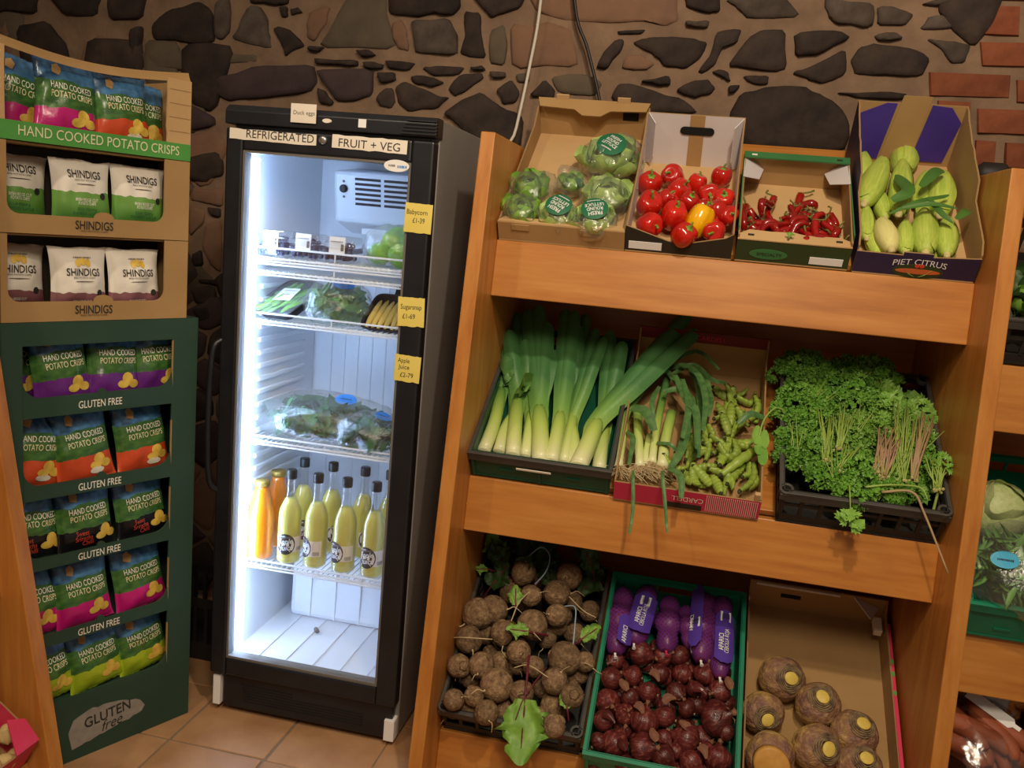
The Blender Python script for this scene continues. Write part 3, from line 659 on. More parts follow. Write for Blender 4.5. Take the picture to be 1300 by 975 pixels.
def stone(kind, poly):
    pts = [Vector((a, b)) for a, b in poly]; cx = sum((p for p in pts), Vector((0, 0))) / len(pts)
    brick = kind == 'b'
    if not brick:
        q = []
        for i, p in enumerate(pts):
            nx_ = pts[(i + 1) % len(pts)]; mid = (p + nx_) / 2
            e = (nx_ - p); pr = Vector((-e.y, e.x)); mid = mid + pr * .10 * nz(mid.x * 30, mid.y * 30, 7)
            q += [p * .88 + nx_ * .12, mid, p * .12 + nx_ * .88]
        pts = [cx + (p - cx) * 1.03 for p in q]
    A = sum(pts[i].x * pts[(i + 1) % len(pts)].y - pts[(i + 1) % len(pts)].x * pts[i].y for i in range(len(pts)))
    if A < 0: pts = pts[::-1]
    n = len(pts); d = .010 if kind in 'po' else (.012 if brick else random.uniform(.014, .026))
    vs = []; sd = random.uniform(0, 50)
    for ring, (k, dep) in enumerate(((1.0, .012), (1.0 if brick else .985, -.4 * d), (.97 if brick else .93, -.95 * d), (.6, -1.05 * d))):
        for p in pts:
            q = cx + (p - cx) * k; jit = .004 * nz(p.x * 40 + sd, p.y * 40, ring)
            vs.append((q.x - cx.x + (0 if brick else jit), dep - (.004 * nz(q.x * 25 + sd, q.y * 25) if ring > 1 else 0), q.y - cx.y + (0 if brick else jit)))
    fs = [(r * n + i, r * n + (i + 1) % n, (r + 1) * n + (i + 1) % n, (r + 1) * n + i) for r in range(3) for i in range(n)]
    fs.append(tuple(3 * n + i for i in range(n)))
    mb = MB(); mb.add(vs, fs)
    part('brick' if brick else 'stone', mb, {'d': 'stone_dark', 'g': 'stone_grey', 'o': 'stone_olive', 'v': 'stone_violet', 'p': 'stone_pink', 'b': 'wall_brick'}[kind], wall, T_((cx.x, WY, cx.y)), smooth=not brick)
for kind, poly in STONES: stone(kind, poly)
# the rest of the rubble, down beside the fridge and on past the frame: cells between scattered centres
def rubble(x0, x1, z0, z1, px, pz, gap=.008):
    seeds = []
    for j in range(int((z1 - z0) / pz) + 3):
        for i in range(int((x1 - x0) / px) + 3):
            seeds.append((x0 + (i - 1 + .5 * (j % 2)) * px + random.uniform(-.38, .38) * px, z0 + (j - 1) * pz + random.uniform(-.36, .36) * pz))
    for sx, sz in seeds:
        if not (x0 < sx < x1 and z0 < sz < z1): continue
        poly = [(sx - px, sz - pz), (sx + px, sz - pz), (sx + px, sz + pz), (sx - px, sz + pz)]
        for ox, oz in seeds:
            if (ox, oz) == (sx, sz) or abs(ox - sx) > 2 * px or abs(oz - sz) > 2.2 * pz: continue
            dx, dz = ox - sx, oz - sz; L_ = math.hypot(dx, dz); dx /= L_; dz /= L_; c = L_ / 2 - gap; new = []
            for i in range(len(poly)):
                p, q = poly[i], poly[(i + 1) % len(poly)]; dp = (p[0] - sx) * dx + (p[1] - sz) * dz - c; dq = (q[0] - sx) * dx + (q[1] - sz) * dz - c
                if dp <= 0: new.append(p)
                if dp * dq < 0: t = dp / (dp - dq); new.append((p[0] + (q[0] - p[0]) * t, p[1] + (q[1] - p[1]) * t))
            poly = new
            if len(poly) < 3: break
        if len(poly) >= 3: stone(random.choice('dddgovp'), poly)
rubble(-3.15, -1.25, .0, 1.30, .17, .125); rubble(-3.15, -1.87, 1.32, 2.02, .22, .14); rubble(-3.15, -2.62, 2.02, 2.36, .2, .13); rubble(-3.15, 2.5, 2.37, 2.85, .22, .13)
for j in range(14):
    z = 1.22 + j * .088; x = 1.02 + (j % 2) * .06
    while x < 2.5: stone('b', [(x, z), (x + .2, z), (x + .2, z + .068), (x, z + .068)]); x += .222
wl = part('wall_left', MB().box(-2.95, -1.0, -.02, -2.75, WY - .03, 2.9), 'mortar', None, kind='structure')
# cables on the wall
mb = MB(); mb.tube(catmull([(-.62, 3.03, 2.75), (-.612, 3.02, 2.31), (-.63, 3.02, 2.1), (-.655, 3.01, 1.9), (-.69, 3.0, 1.65), (-.70, 3.0, .3)], 6), .0055, 6)
tag(part('wall_cable', mb, 'cable_white', None, smooth=True), 'thin off-white cable hanging down the stone wall beside the fridge', 'cable')
mb = MB(); mb.tube(catmull([(-.56, 3.03, 2.75), (-.50, 3.03, 2.31), (-.44, 3.03, 2.16), (-.37, 3.03, 1.95), (-.30, 3.03, 1.6)], 6), .006, 6)
tag(part('wall_cable', mb, 'cable_black', None, smooth=True), 'thin black cable slanting down the stone wall behind the lettuce box', 'cable')
# ------------------------------------------------------------------ wooden produce stands
LEAN = .1453
def panel(mb, x0, x1, yt, zt, yb, back, mi=0):
    y0 = yt - LEAN * zt
    mb.prism([(y0, 0), (back, 0), (back, zt), (yt, zt)], x0, x1, 'x'); return mb
def rail(mb, x0, x1, y, zt, zb, th=.028):
    dy = LEAN * (zt - zb); mb.prism([(y, zt), (y + th, zt), (y + th - dy, zb), (y - dy, zb)], x0, x1, 'x'); return mb
stand = thing('produce_stand', 'orange-stained wooden produce stand with three slanted shelves against the stone wall', 'shelf', T_((0, 2.37, 0)))
inv = T_((0, -2.37, 0))
for x in (-.612, .702, 2.05): part('side_panel', panel(MB(), x, x + .04, 2.373, 1.816, 0, 3.02), 'wood_z', stand, inv, bevel=.003)
for k, (zt, zb) in {1: (1.533, 1.374), 2: (.857, .701), 3: (.118, -.0)}.items():
    y, z, t = ROWS[k]
    part('front_rail', rail(MB(), -.572, .702, y, zt, max(zb, .0)), 'wood_x', stand, inv, bevel=.003)
    mb = MB().box(0, .03, -.02, 1.274, .62, 0); part('shelf_board', mb, 'wood_x', stand, inv @ rowM(k), bevel=.002)
RB = {1: (2.46, 1.335, 1.165, 30), 2: (2.37, .655, .485, 30), 3: (2.28, .02, 0, 30)}
def rbM(k): return T_((.742, RB[k][0], RB[k][1])) @ Rx(R(RB[k][3]))
for k, (y, zt, zb, t) in RB.items():
    part('front_rail', rail(MB(), .742, 2.05, y, zt, zb), 'wood_x', stand, inv, bevel=.003)
    part('shelf_board', MB().box(0, .03, -.02, 1.308, .60, 0), 'wood_x', stand, inv @ rbM(k), bevel=.002)
part('back_panel', MB().box(-.612, 3.0, 0, 2.09, 3.02, 1.6), 'wood_x', stand, inv)
# second stand along the left side, facing right
LM = T_((-1.318, 1.70, 0)) @ Rz(R(90))
lst = thing('produce_stand', 'end of a second wooden produce stand overlapping the green crisp display', 'shelf', LM)
L2 = .165
def lpanel(y0):   # local: x along the unit (toward -x = toward camera), y back
    return MB().prism([(0, 0), (.75, 0), (.75, 1.80), (L2 * 1.80, 1.80)], y0, y0 + .042, 'x')
part('side_panel', lpanel(-.042), 'wood_z', lst, bevel=.003); part('side_panel', lpanel(-1.30), 'wood_z', lst, bevel=.003)
def lrow(z, h):
    y = L2 * z + .06; mb = MB().prism([(y, z), (y + .028, z), (y + .028 - L2 * h, z - h), (y - L2 * h, z - h)], -1.258, -.042, 'x')
    part('front_rail', mb, 'wood_x', lst, bevel=.003)
    part('shelf_board', MB().box(-1.258, .03, -.02, -.042, .52, 0), 'wood_x', lst, T_((0, y, z)) @ Rx(R(30)), bevel=.002)
    return T_((0, y, z)) @ Rx(R(30))
lrow(1.38, .16); lrow(.775, .15); L3 = LM @ lrow(.22, .16)
# ------------------------------------------------------------------ fridge
FM = T_((-1.327, 2.318, 0))
fr = thing('display_fridge', 'tall black glass-door display fridge lit inside with cold white light', 'fridge', FM)
FW, FH, FD = .605, 1.838, .62
mb = MB()
mb.box(0, .05, .02, .028, FD, FH).box(FW - .028, .05, .02, FW, FD, FH).box(.028, .05, 1.745, FW - .028, FD, FH).box(.028, .05, .02, FW - .028, FD, .165).box(.028, FD - .03, .165, FW - .028, FD, 1.745)
part('cabinet', mb, 'fridge_grey', fr, bevel=.003)
mb = MB()
mb.box(.028, .052, .165, .034, .585, 1.745).box(FW - .034, .052, .165, FW - .028, .585, 1.745).box(.034, .052, .165, FW - .034, .585, .172).box(.034, .052, 1.739, FW - .034, .585, 1.745).box(.034, .580, .172, FW - .034, .586, 1.739)
part('liner', mb, 'fridge_white', fr)
rm = MB().box(0, 0, 0, .011, .33, .016).mesh('shelf_support', 'fridge_white')
for i in range(24):
    z = .50 + i * .041
    for x in (.034, FW - .045): bv(obj('shelf_support', rm, fr, T_((x, .16, z))), .005, 3)
rbm = MB().box(-.004, 0, 0, .004, .004, .95).mesh('back_rib', 'fridge_white')
for i in range(9): bv(obj('back_rib', rbm, fr, T_((.10 + i * .05, .577, .45))), .002)
frm = MB().box(-.003, .06, 0, .003, .57, .004).mesh('floor_rib', 'fridge_white')
for i in range(5): obj('floor_rib', frm, fr, T_((.12 + i * .09, 0, .172)))
mb = MB(); mb.prism([(.385, .172), (.578, .172), (.578, .42), (.40, .42), (.392, .36)], .075, FW - .036, 'x'); part('drain_hump', mb, 'fridge_white', fr, bevel=.02)
for i in range(5): part('hump_rib', MB().box(.15 + i * .09, .383, .18, .156 + i * .09, .392, .36), 'fridge_white', fr)
# evaporator cover
mb = MB().prism([(.40, 1.70), (.575, 1.72), (.575, 1.50), (.43, 1.54)], .15, FW - .04, 'x'); ev = part('fan_cover', mb, 'fridge_white', fr, bevel=.012)
FS = .03 / .16
def evy(z): return .40 + (1.70 - z) * .1875
for c in range(2):
    for r in range(6):
        z = 1.678 - r * .0155; x = .225 + c * .098
        part('vent_slot', MB().box(x, evy(z) - .0025, z - .004, x + .086, evy(z) + .01, z + .004), 'black_matt', ev)
part('dial', MB().lathe([(.013, 0), (.013, .008), (.009, .012)], 16, 0, T_((.186, evy(1.645), 1.645)) @ Rx(R(90))), 'black_matt', ev)
for z in (1.668, 1.62): part('screw', MB().lathe([(.004, 0), (.004, .004)], 8, 0, T_((.186, evy(z), z)) @ Rx(R(90))), 'ink_grey', ev)
part('spout', MB().box(.245, .43, 1.505, .36, .47, 1.525), 'fridge_white', fr, bevel=.003)
part('led_strip', MB().box(.052, .062, .20, .068, .074, 1.70), 'led', fr)
# wire shelves
def wire_shelf(z, rails):
    mb = MB(); w_ = .0022
    for i in range(30):
        x = .055 + i * (FW - .11) / 29; mb.tube([(x, .10, z), (x, .565, z)], w_, 5)
    for y in (.10, .33, .565): mb.tube([(.04, y, z - .004), (FW - .04, y, z - .004)], .003, 6)
    for dz in rails: mb.tube([(.045, .099, z), (.045, .099, z + dz), (FW - .045, .099, z + dz), (FW - .045, .099, z)], .0032, 6)
    for x in (.3,): 
        if rails: mb.tube([(x, .099, z), (x, .099, z + max(rails))], .0025, 5)
    mb.tube([(.045, .097, z - .012), (FW - .045, .097, z - .012)], .0028, 6)
    for i in range(34): x = .05 + i * (FW - .1) / 33; mb.tube([(x, .099, z), (x + .006, .097, z - .012)], .0016, 4)
    part('wire_shelf', mb, 'wire_white', fr, smooth=False)
SH = [1.422, 1.382, 1.236, .868, .470]
wire_shelf(SH[0], (.028,)); wire_shelf(SH[1], (.02,)); wire_shelf(SH[2], (.02,)); wire_shelf(SH[3], (.012,)); wire_shelf(SH[4], (.012,))
# door
door = obj('door', None, fr); door.empty_display_size = .05
mb = MB(); a, b, c, d = .0, .055, FW - .062, FW
mb.box(0, 0, .136, .052, .045, 1.775).box(FW - .062, 0, .136, FW, .045, 1.775).box(.052, 0, 1.716, FW - .062, .045, 1.775).box(.052, 0, .136, FW - .062, .045, .192)
part('door_frame', mb, 'black_plastic', door, bevel=.006)
mb = MB()
for x0, z0, x1, z1 in ((.052, .192, .058, 1.716), (FW - .068, .192, FW - .062, 1.716), (.058, 1.710, FW - .068, 1.716), (.058, .192, FW - .068, .2)): mb.box(x0, .004, z0, x1, .04, z1)
part('glass_seal', mb, 'ink_grey', door)
part('glass_pane', MB().box(.058, .018, .2, FW - .068, .022, 1.71), 'pane', door)
mb = MB(); mb.tube(catmull([(.006, .01, .72), (-.014, -.012, .76), (-.02, -.016, .95), (-.014, -.012, 1.14), (.006, .01, 1.18)], 5), .009, 8); part('door_handle', mb, 'black_plastic', door, smooth=True)
mb = MB().lathe([(.012, 0), (.012, .004), (.009, .007), (.004, .008)], 20, 0, T_((.29, 0, 1.758)) @ Rx(R(90))); lk = part('door_lock', mb, 'steel', door, smooth=True)
mb = MB().prism(ellipse(.504, 1.705, .036, .016, 24), -.0015, 0); ov = part('brand_badge', mb, 'paper_white', door)
letters(ov, '~5', .011, (.520, -.002, 1.703), 'sticker_blue', .026); letters(ov, '~4', .009, (.491, -.002, 1.705), 'ink_grey', .018)
# header with grooves
mb = MB().prism([(0, 1.785), (.06, 1.785), (.06, FH), (.02, FH), (.008, 1.83), (.0, 1.822)], -.004, FW + .004, 'x'); hd = part('header_panel', mb, 'black_plastic', fr, bevel=.003)
gm = MB().box(0, -.004, 0, .09, .012, .004)
for i in range(5): part('groove_rib', MB().box(FW - .075 + i * .004 - .02, -.004, 1.79 + i * .0085, FW + .004, .012, 1.7935 + i * .0085), 'black_matt', hd)
part('lamp_lens', MB().lathe([(.014, 0), (.012, .003)], 16, 0, T_((.298, 0, 1.809)) @ Rx(R(90)) @ Sc(1, .45, 1)), 'paper', hd)
part('square_sticker', MB().box(.389, -.0015, 1.798, .411, 0, 1.820), 'paper_white', hd)
# kick plate and feet
mb = MB().box(.035, .022, .02, FW - .012, .05, .132); kp = part('kick_plate', mb, 'black_plastic', fr, bevel=.004)
for i in range(7): part('vent_slot', MB().box(.11 - i * .002, .0205, .045 + i * .009, .27 if i > 4 else .50, .023, .048 + i * .009), 'black_matt', kp)
part('corner_bracket', MB().box(.006, .012, .024, .03, .05, .122), 'paper_white', fr, bevel=.002)
part('corner_bracket', MB().box(FW - .034, .012, .018, FW - .002, .05, .086), 'paper_white', fr, bevel=.002)
for x in (.05, FW - .05):
    for y in (.1, .55): part('foot', MB().lathe([(.02, 0), (.02, .012), (.012, .022)], 12, 0, T_((x, y, 0))), 'black_matt', fr)
# notices on the fridge
def notice(name, label, x, z, w_, h, mat, lines, rot=0, y=-.002, torn=0):
    o = thing(name, label, 'sign', FM @ T_((x, y, z)) @ Ry(rot))
    n = 12; top = [(w_ * (i / n - .5), h / 2 + torn * nz(i * .7, x * 9)) for i in range(n + 1)]; bot = [(w_ * (i / n - .5), -h / 2 + torn * nz(i * .6, x * 9 + 4)) for i in range(n + 1)]
    part('sheet', MB().prism(bot + top[::-1], -.0006, .0004), mat, o)
    for s, sz, dx, dz, wd, ink in lines: letters(o, s, sz, (dx, -.0012, dz), ink, wd)
    return o
notice('paper_sign', 'white paper strip reading REFRIGERATED above the fridge door glass', .142, 1.757, .258, .029, 'paper', [('REFRIGERATED', .031, .022, .003, .20, 'ink')], R(.5), torn=.003)
notice('paper_sign', 'white paper strip reading FRUIT + VEG above the fridge door glass', .424, 1.756, .214, .035, 'paper', [('FRUIT + VEG', .031, .0, -.002, .175, 'ink')], R(.8), torn=.003)
notice('price_card', 'cream card reading Duck eggs on the top edge of the fridge', .232, 1.824, .074, .05, 'paper', [('Duck eggs', .0155, .002, .0, .062, 'ink_grey')], y=-.006)
notice('sticky_note', 'yellow handwritten note reading Babycorn on the fridge door edge', .575, 1.572, .077, .078, 'paper_yellow', [('Babycorn', .019, -.004, .014, .058, 'ink'), ('£1-39', .019, .002, -.006, .034, 'ink')], R(1), torn=.002)
notice('sticky_note', 'yellow handwritten note reading Sugarsnap on the fridge door edge', .573, 1.318, .076, .080, 'paper_yellow', [('Sugarsnap', .019, 0, .012, .06, 'ink'), ('£1-69', .019, -.006, -.012, .036, 'ink')], R(-2), torn=.003)
notice('sticky_note', 'yellow handwritten note reading Apple Juice on the fridge door edge', .573, 1.160, .075, .074, 'paper_yellow', [('Apple', .018, -.012, .020, .034, 'ink'), ('Juice', .018, -.010, .002, .032, 'ink'), ('£2-79', .018, 0, -.018, .038, 'ink')], R(1.5), torn=.003)
# ------------------------------------------------------------------ crisp bags
def bag_surface(w_, h, d, sd):
    def f(x, z):     # front depth (toward -y) at bag-local x in -w/2..w/2, z in 0..h
        a = max(0, 1 - (2 * x / w_) ** 2); t = z / h; b = max(0, math.sin(PI * min(1, max(0, t)) ** .85)) ** .55
        wr = .011 * nz(x * 24 + sd, z * 18, sd) + .0022 * nz(x * 60, z * 55 + sd, 2)
        return d * .5 * (a ** .5) * b + wr * (a ** .3) * (b ** .5)
    return f
def bag(label, group, kind, M, w_=.158, h=.20, d=.062, sd=0.0):
    o = thing('crisp_bag', label, 'crisps', M, group); f = bag_surface(w_, h, d, sd)
    nx_, nz_ = 18, 22; mb = MB(); vs = []
    for side in (-1, 1):
        for j in range(nz_ + 1):
            for i in range(nx_ + 1):
                x = w_ * (i / nx_ - .5); z = h * j / nz_; t = min(1, z / h)
                sq = 1 - .10 * max(0, math.sin(PI * t)) ** .6
                zig = .0015 * (1 if i % 2 else -1) if j in (0, nz_) else 0
                vs.append((x * sq, side * f(x, z) * (1 if side < 0 else .7) + zig, z + (.006 * nz(x * 20 + sd, 5) if j == nz_ else 0)))
    n = (nx_ + 1) * (nz_ + 1)
    for j in range(nz_):
        for i in range(nx_):
            a = j * (nx_ + 1) + i; mb_f = (a, a + 1, a + nx_ + 2, a + nx_ + 1); mb.f.append(mb_f); mb.f.append(tuple(n + k for k in reversed(mb_f)))
    for j in range(nz_):
        for i in (0, nx_):
            a = j * (nx_ + 1) + i; b = a + nx_ + 1; mb.f.append((a, b, b + n, a + n) if i == 0 else (b, a, a + n, b + n))
    for i in range(nx_):
        for j in (0, nz_):
            a = j * (nx_ + 1) + i; mb.f.append((a, a + 1, a + 1 + n, a + n))
    mb.v = vs; mb.mi = [0] * len(mb.f)
    part('bag_body', mb, 'bag_' + kind, o, smooth=True)
    wrap = lambda x, z: (x * (1 - .10 * max(0, math.sin(PI * min(1, max(0, z / h)))) ** .6), -f(max(-w_ * .49, min(w_ * .49, x)), min(h, max(0, z))) - .0022, z)
    def blobm(poly, mat, nm):
        # printed patch that follows the bag
        cx = sum(p[0] for p in poly) / len(poly); cz = sum(p[1] for p in poly) / len(poly)
        vs = [wrap(cx, cz)] + [wrap(cx + (x - cx) * .5, cz + (z - cz) * .5) for x, z in poly] + [wrap(x, z) for x, z in poly]; k = len(poly)
        fs = [(0, 1 + i, 1 + (i + 1) % k) for i in range(k)] + [(1 + i, 1 + k + i, 1 + k + (i + 1) % k, 1 + (i + 1) % k) for i in range(k)]
        mb = MB(); mb.add(vs, fs); part(nm, mb, mat, o)
    if kind.startswith('hill'):
        top = .78 if kind == 'hill_green' else .60
        letters(o, 'SHINDIGS', .027, (0, 0, h * top), 'ink', .092, wrap=wrap, bold=.012)
        letters(o, 'IRISH POTATO CHIPS', .006, (0, 0, h * (top - .09)), 'ink', .06, wrap=wrap)
        blobm(ellipse(0, h * (top - .15), .028, .0012, 10), 'ink_grey', 'underline')
        if kind == 'hill_green':
            letters(o, 'IRISH RIDGE CUT', .011, (0, 0, h * .40), 'ink_white', .062, wrap=wrap, bold=.01); letters(o, 'POTATO CHIPS', .011, (0, 0, h * .345), 'ink_white', .05, wrap=wrap, bold=.01)
            letters(o, 'SOUR CREAM &', .011, (0, 0, h * .26), 'ink_green', .056, wrap=wrap); letters(o, 'SHAMROCK FLAVOUR', .011, (0, 0, h * .20), 'ink_green', .075, wrap=wrap)
        else:
            letters(o, 'IRISH RIDGE CUT', .010, (-.004, 0, h * .13), 'ink_white', .05, wrap=wrap)
            for dx in (-.014, 0, .014): blobm(ellipse(dx, h * (top + .15) + (.004 if dx == 0 else 0), .008, .011, 10), 'crisp_yellow', 'crest')
            letters(o, '~14', .006, (0, 0, h * (top + .235)), 'ink_grey', .05, wrap=wrap)
        blobm(ellipse(.046, h * (.47 if kind == 'hill_green' else .27), .0085, .0085, 14), 'ink', 'round_seal')
    else:
        letters(o, 'HAND COOKED', .023, (.004, 0, h * .635), 'ink_white', .112, wrap=wrap, bold=.004)
        letters(o, 'POTATO CRISPS', .023, (.006, 0, h * .525), 'ink_cream', .112, wrap=wrap, bold=.006)
        cx, cz = .034, h * .19
        if kind == 'black':
            letters(o, 'Sweet', .019, (-.022, 0, h * .30), 'ink_red', .036, wrap=wrap); letters(o, 'Sriracha', .019, (-.018, 0, h * .22), 'ink_red', .05, wrap=wrap); letters(o, 'Chilli', .019, (-.006, 0, h * .14), 'ink_red', .032, wrap=wrap)
            cx = .048
        blobm(ellipse(cx, cz + .018, .017, .017, 12), 'crisp_yellow', 'printed_crisp'); blobm(ellipse(cx + .019, cz + .003, .016, .012, 12), 'crisp_yellow', 'printed_crisp'); blobm(ellipse(cx - .014, cz + .002, .018, .011, 12), 'crisp_yellow', 'printed_crisp')
        if kind == 'orange': blobm(ellipse(cx - .012, cz - .012, .022, .009, 12), 'potato_white', 'printed_cream')
        # sky badge near the top of the bag
        blobm([(-.045, h * .80), (-.028, h * .77), (-.02, h * .86), (-.028, h * .93), (-.042, h * .90)], 'kraft', 'printed_figure')
    return o
# ------------------------------------------------------------------ crisp display
DM = T_((-1.609, 1.8245, 0)) @ Rz(R(64))
dp = thing('display_stand', 'dark green cardboard crisp display stand with five open trays marked GLUTEN FREE', 'display', DM)
x0, x1 = -.012, .520; a, b = .038, .442; TOP = 1.237; DEP = .30
mb = MB(); mb.box(x0, 0, 0, a, .005, TOP).box(b, 0, 0, x1, .005, TOP).box(a, 0, 1.178, b, .005, TOP).box(a, 0, 0, b, .005, .165)
part('front_panel', mb, 'display_green', dp)
for x in (x0, x1 - .005): part('side_panel', MB().box(x, .005, 0, x + .005, DEP, TOP), 'display_green', dp)
part('back_panel', MB().box(x0, DEP - .005, 0, x1, DEP, TOP), 'display_green', dp); part('top_panel', MB().box(x0 + .005, .005, TOP - .005, x1 - .005, DEP - .005, TOP), 'display_green', dp)
TR = [(1.045, .994), (.815, .777), (.617, .585), (.400, .365), (.196, .165)]     # lip top, lip bottom of each tray front
for i, (zt, zb) in enumerate(TR):
    m = (a + b) / 2; r = .045
    arcR = [(b - r + r * math.sin(t), zt + r * (1 - math.cos(t))) for t in [k * PI / 2 / 6 for k in range(7)]]
    arcL = [(a + r - r * math.sin(t), zt + r * (1 - math.cos(t))) for t in [k * PI / 2 / 6 for k in range(7)]]
    tab = [] if i == 4 else [(m - .016, zt)] + [(m + .012 * -math.cos(t), zt + .011 * math.sin(t)) for t in [PI * k / 6 for k in range(7)]] + [(m + .016, zt)]
    poly = [(a, zb), (b, zb)] + arcR[::-1] + tab[::-1] + arcL
    tf = part('tray_front', MB().prism(poly, -.001, .005), 'display_green', dp)
    if i < 4: letters(tf, 'GLUTEN FREE', .028, (m - .005, -.002, (zt + zb) / 2 - .002), 'ink_white', .118, bold=.006)
    part('tray_edge', MB().prism([(b + .0015, zt), (b + .0015, zt + .13), (b - .001, zt + .13), (b - .001, zt + .03)], -.0015, .004), 'kraft', dp)
    part('tray_floor', MB().box(x0 + .006, .006, zb + .004, x1 - .006, DEP - .006, zb + .008), 'display_green', dp)
mb = MB(); n = 16; topc = [(.15 + .225 * i / n, .088 + .050 * math.sin(PI * (i / n) ** .7) ** .5 + .006 * nz(i * .9, 3)) for i in range(n + 1)]; botc = [(.16 + .205 * i / n, .034 + .036 * i / n + .006 * nz(i * .8, 8)) for i in range(n + 1)]
part('brush_mark', mb.prism(botc + topc[::-1], -.001, .0005), 'brush_grey', dp)
letters(dp, 'GLUTEN', .044, (.262, -.002, .105), 'ink', .135, bold=.012, rot=R(4)); letters(dp, 'free', .046, (.275, -.002, .074), 'ink', .062, shear=.35, rot=R(5))
# ---- cartons stacked on the display
def carton(label, z0, z1, cut, kind):
    o = thing('crisp_carton', label, 'box', DM @ T_((0, 0, z0))); W0, W1, H, D_ = -.010, .482, z1 - z0, .29
    ca, cb, c0, c1 = cut; c0 -= z0; c1 -= z0
    out = 'kraft'
    if kind == 'top':
        tear = [(cb + .004 * nz(k * 1.3, 2) , c0 + (H - c0) * k / 8) for k in range(9)]; tearl = [(ca + .005 * nz(k * 1.7, 5), c0 + (H - c0) * k / 8) for k in range(9)]
        part('front_panel', MB().prism([(cb, c0)] + tear + [(W1, H), (W1, c0)], 0, .005), 'kraft_light', o); part('front_panel', MB().prism([(W0, c0)] + [(ca, c0)] + tearl + [(W0, H)], 0, .005), 'kraft_light', o)
        st_ = part('green_strip', MB().box(W0, -.001, 0, W1, .005, c0), 'strip_green', o); letters(st_, 'HAND COOKED POTATO CRISPS', .034, ((W0 + W1) / 2 + .004, -.0022, c0 / 2 + .002), 'ink_cream', .415)
        for k in range(4): part('printed_line', MB().box(cb + .006, -.0008, c0 + .03 + k * .036, W1 - .003, .0, c0 + .0315 + k * .036), 'card_edge', o)
        # torn top edge running back
        mb = MB(); q = [(W0 + (W1 - W0) * k / 14, .012 + .03 * math.sin(PI * k / 14), H + .012 - .02 * math.sin(PI * k / 14)) for k in range(15)]
        mb.strap(q, [.012] * 15, (0, -1, .4), .1); part('torn_flap', mb, 'kraft', o)
    else:
        m = (W0 + W1) / 2; r = .028
        arc = lambda cx, cz, t0: [(cx + r * math.cos(t0 + k * PI / 8), cz + r * math.sin(t0 + k * PI / 8)) for k in range(5)]
        bump = [(m + .006 - .026 * math.cos(PI * k / 8), c0 + .016 * math.sin(PI * k / 8)) for k in range(9)]; lo = arc(ca + r, c0 + r, PI) + bump + arc(cb - r, c0 + r, 1.5 * PI)
        part('front_panel', MB().prism([(W0, 0), (W1, 0), (W1, H), (cb, H), (cb, c0 + r)] + lo[::-1] + [(ca, c0 + r), (ca, H), (W0, H)], 0, .005), out, o)
        letters(o, 'SHINDIGS', .030, (m - .02, -.0018, (c0) / 2 + .004), 'ink', .098, bold=.014); letters(o, 'IRISH POTATO CHIPS', .006, (m - .02, -.0018, c0 / 2 - .011), 'ink', .07)
        part('top_panel', MB().box(W0, .01, H - .004, W1, D_, H), out, o)
    for x in (W0, W1 - .005): part('side_panel', MB().box(x, .005, 0, x + .005, D_ - .005, H), out, o)
    part('back_panel', MB().box(W0, D_ - .005, 0, W1, D_, H), out, o); part('bottom_panel', MB().box(W0 + .005, .005, 0, W1 - .005, D_ - .005, .004), out, o)
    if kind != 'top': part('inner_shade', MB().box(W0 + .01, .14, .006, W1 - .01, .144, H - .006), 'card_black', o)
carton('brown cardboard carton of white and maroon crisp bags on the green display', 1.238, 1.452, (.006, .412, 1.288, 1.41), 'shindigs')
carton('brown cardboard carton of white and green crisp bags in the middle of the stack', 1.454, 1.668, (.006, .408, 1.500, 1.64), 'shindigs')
carton('torn open carton with green HAND COOKED POTATO CRISPS strip on top of the stack', 1.670, 1.880, (.004, .412, 1.714, 1.86), 'top')
def bags(kind, words, group, spots, z, **kw):
    n = len(spots)
    for i, (u, tilt, lean, dy) in enumerate(spots):
        half = kw.get('w_', .158) / 2 * .95; lo, hi = -.006 + half, (.512 if z < 1.2 else .474) - half
        if u < lo: u, dy = lo, dy + .05
        if u > hi: u, dy = hi, dy + .02
        who = {4: ('cut off by the tray frame', 'next to the cut off one', 'second from the fridge', 'nearest the fridge'), 3: ('nearest the wooden stand', 'between two others', 'nearest the fridge')}.get(n, ('', ''))[i]
        if n == 2: who = (('half hidden by the torn edge', 'with its pink top seal standing up') if kind == 'pink' else ('facing straight out', 'half hidden behind its neighbour'))[i]
        bag(words + ', ' + who, group, kind, DM @ T_((u, dy, z)) @ Rx(R(lean)) @ Ry(R(tilt)), sd=u * 31 + z * 7, **kw)
bags('purple', 'purple crisp bag in the topmost display tray', 'purple crisp bags', [(.035, 4, -6, .075), (.165, -5, -8, .05), (.298, 3, -8, .055), (.43, -2, -7, .06)], 1.012)
bags('orange', 'orange crisp bag in the second display tray', 'orange crisp bags in the display', [(.085, 8, -7, .07), (.225, -6, -9, .048), (.392, -5, -8, .05)], .792, h=.205, w_=.165)
bags('black', 'black Sriracha crisp bag in the middle display tray', 'black crisp bags', [(.085, 3, -7, .07), (.225, -3, -8, .048), (.392, -5, -8, .05)], .594, h=.185, w_=.165)
bags('pink', 'pink crisp bag in the fourth display tray', 'pink crisp bags in the display', [(.085, 3, -7, .07), (.222, -4, -8, .048), (.392, -6, -8, .05)], .376, h=.195, w_=.165)
bags('lime', 'lime crisp bag in the bottom display tray', 'lime crisp bags', [(.125, -6, -7, .06), (.26, -6, -9, .048), (.405, -8, -8, .05)], .175, h=.185, w_=.165)
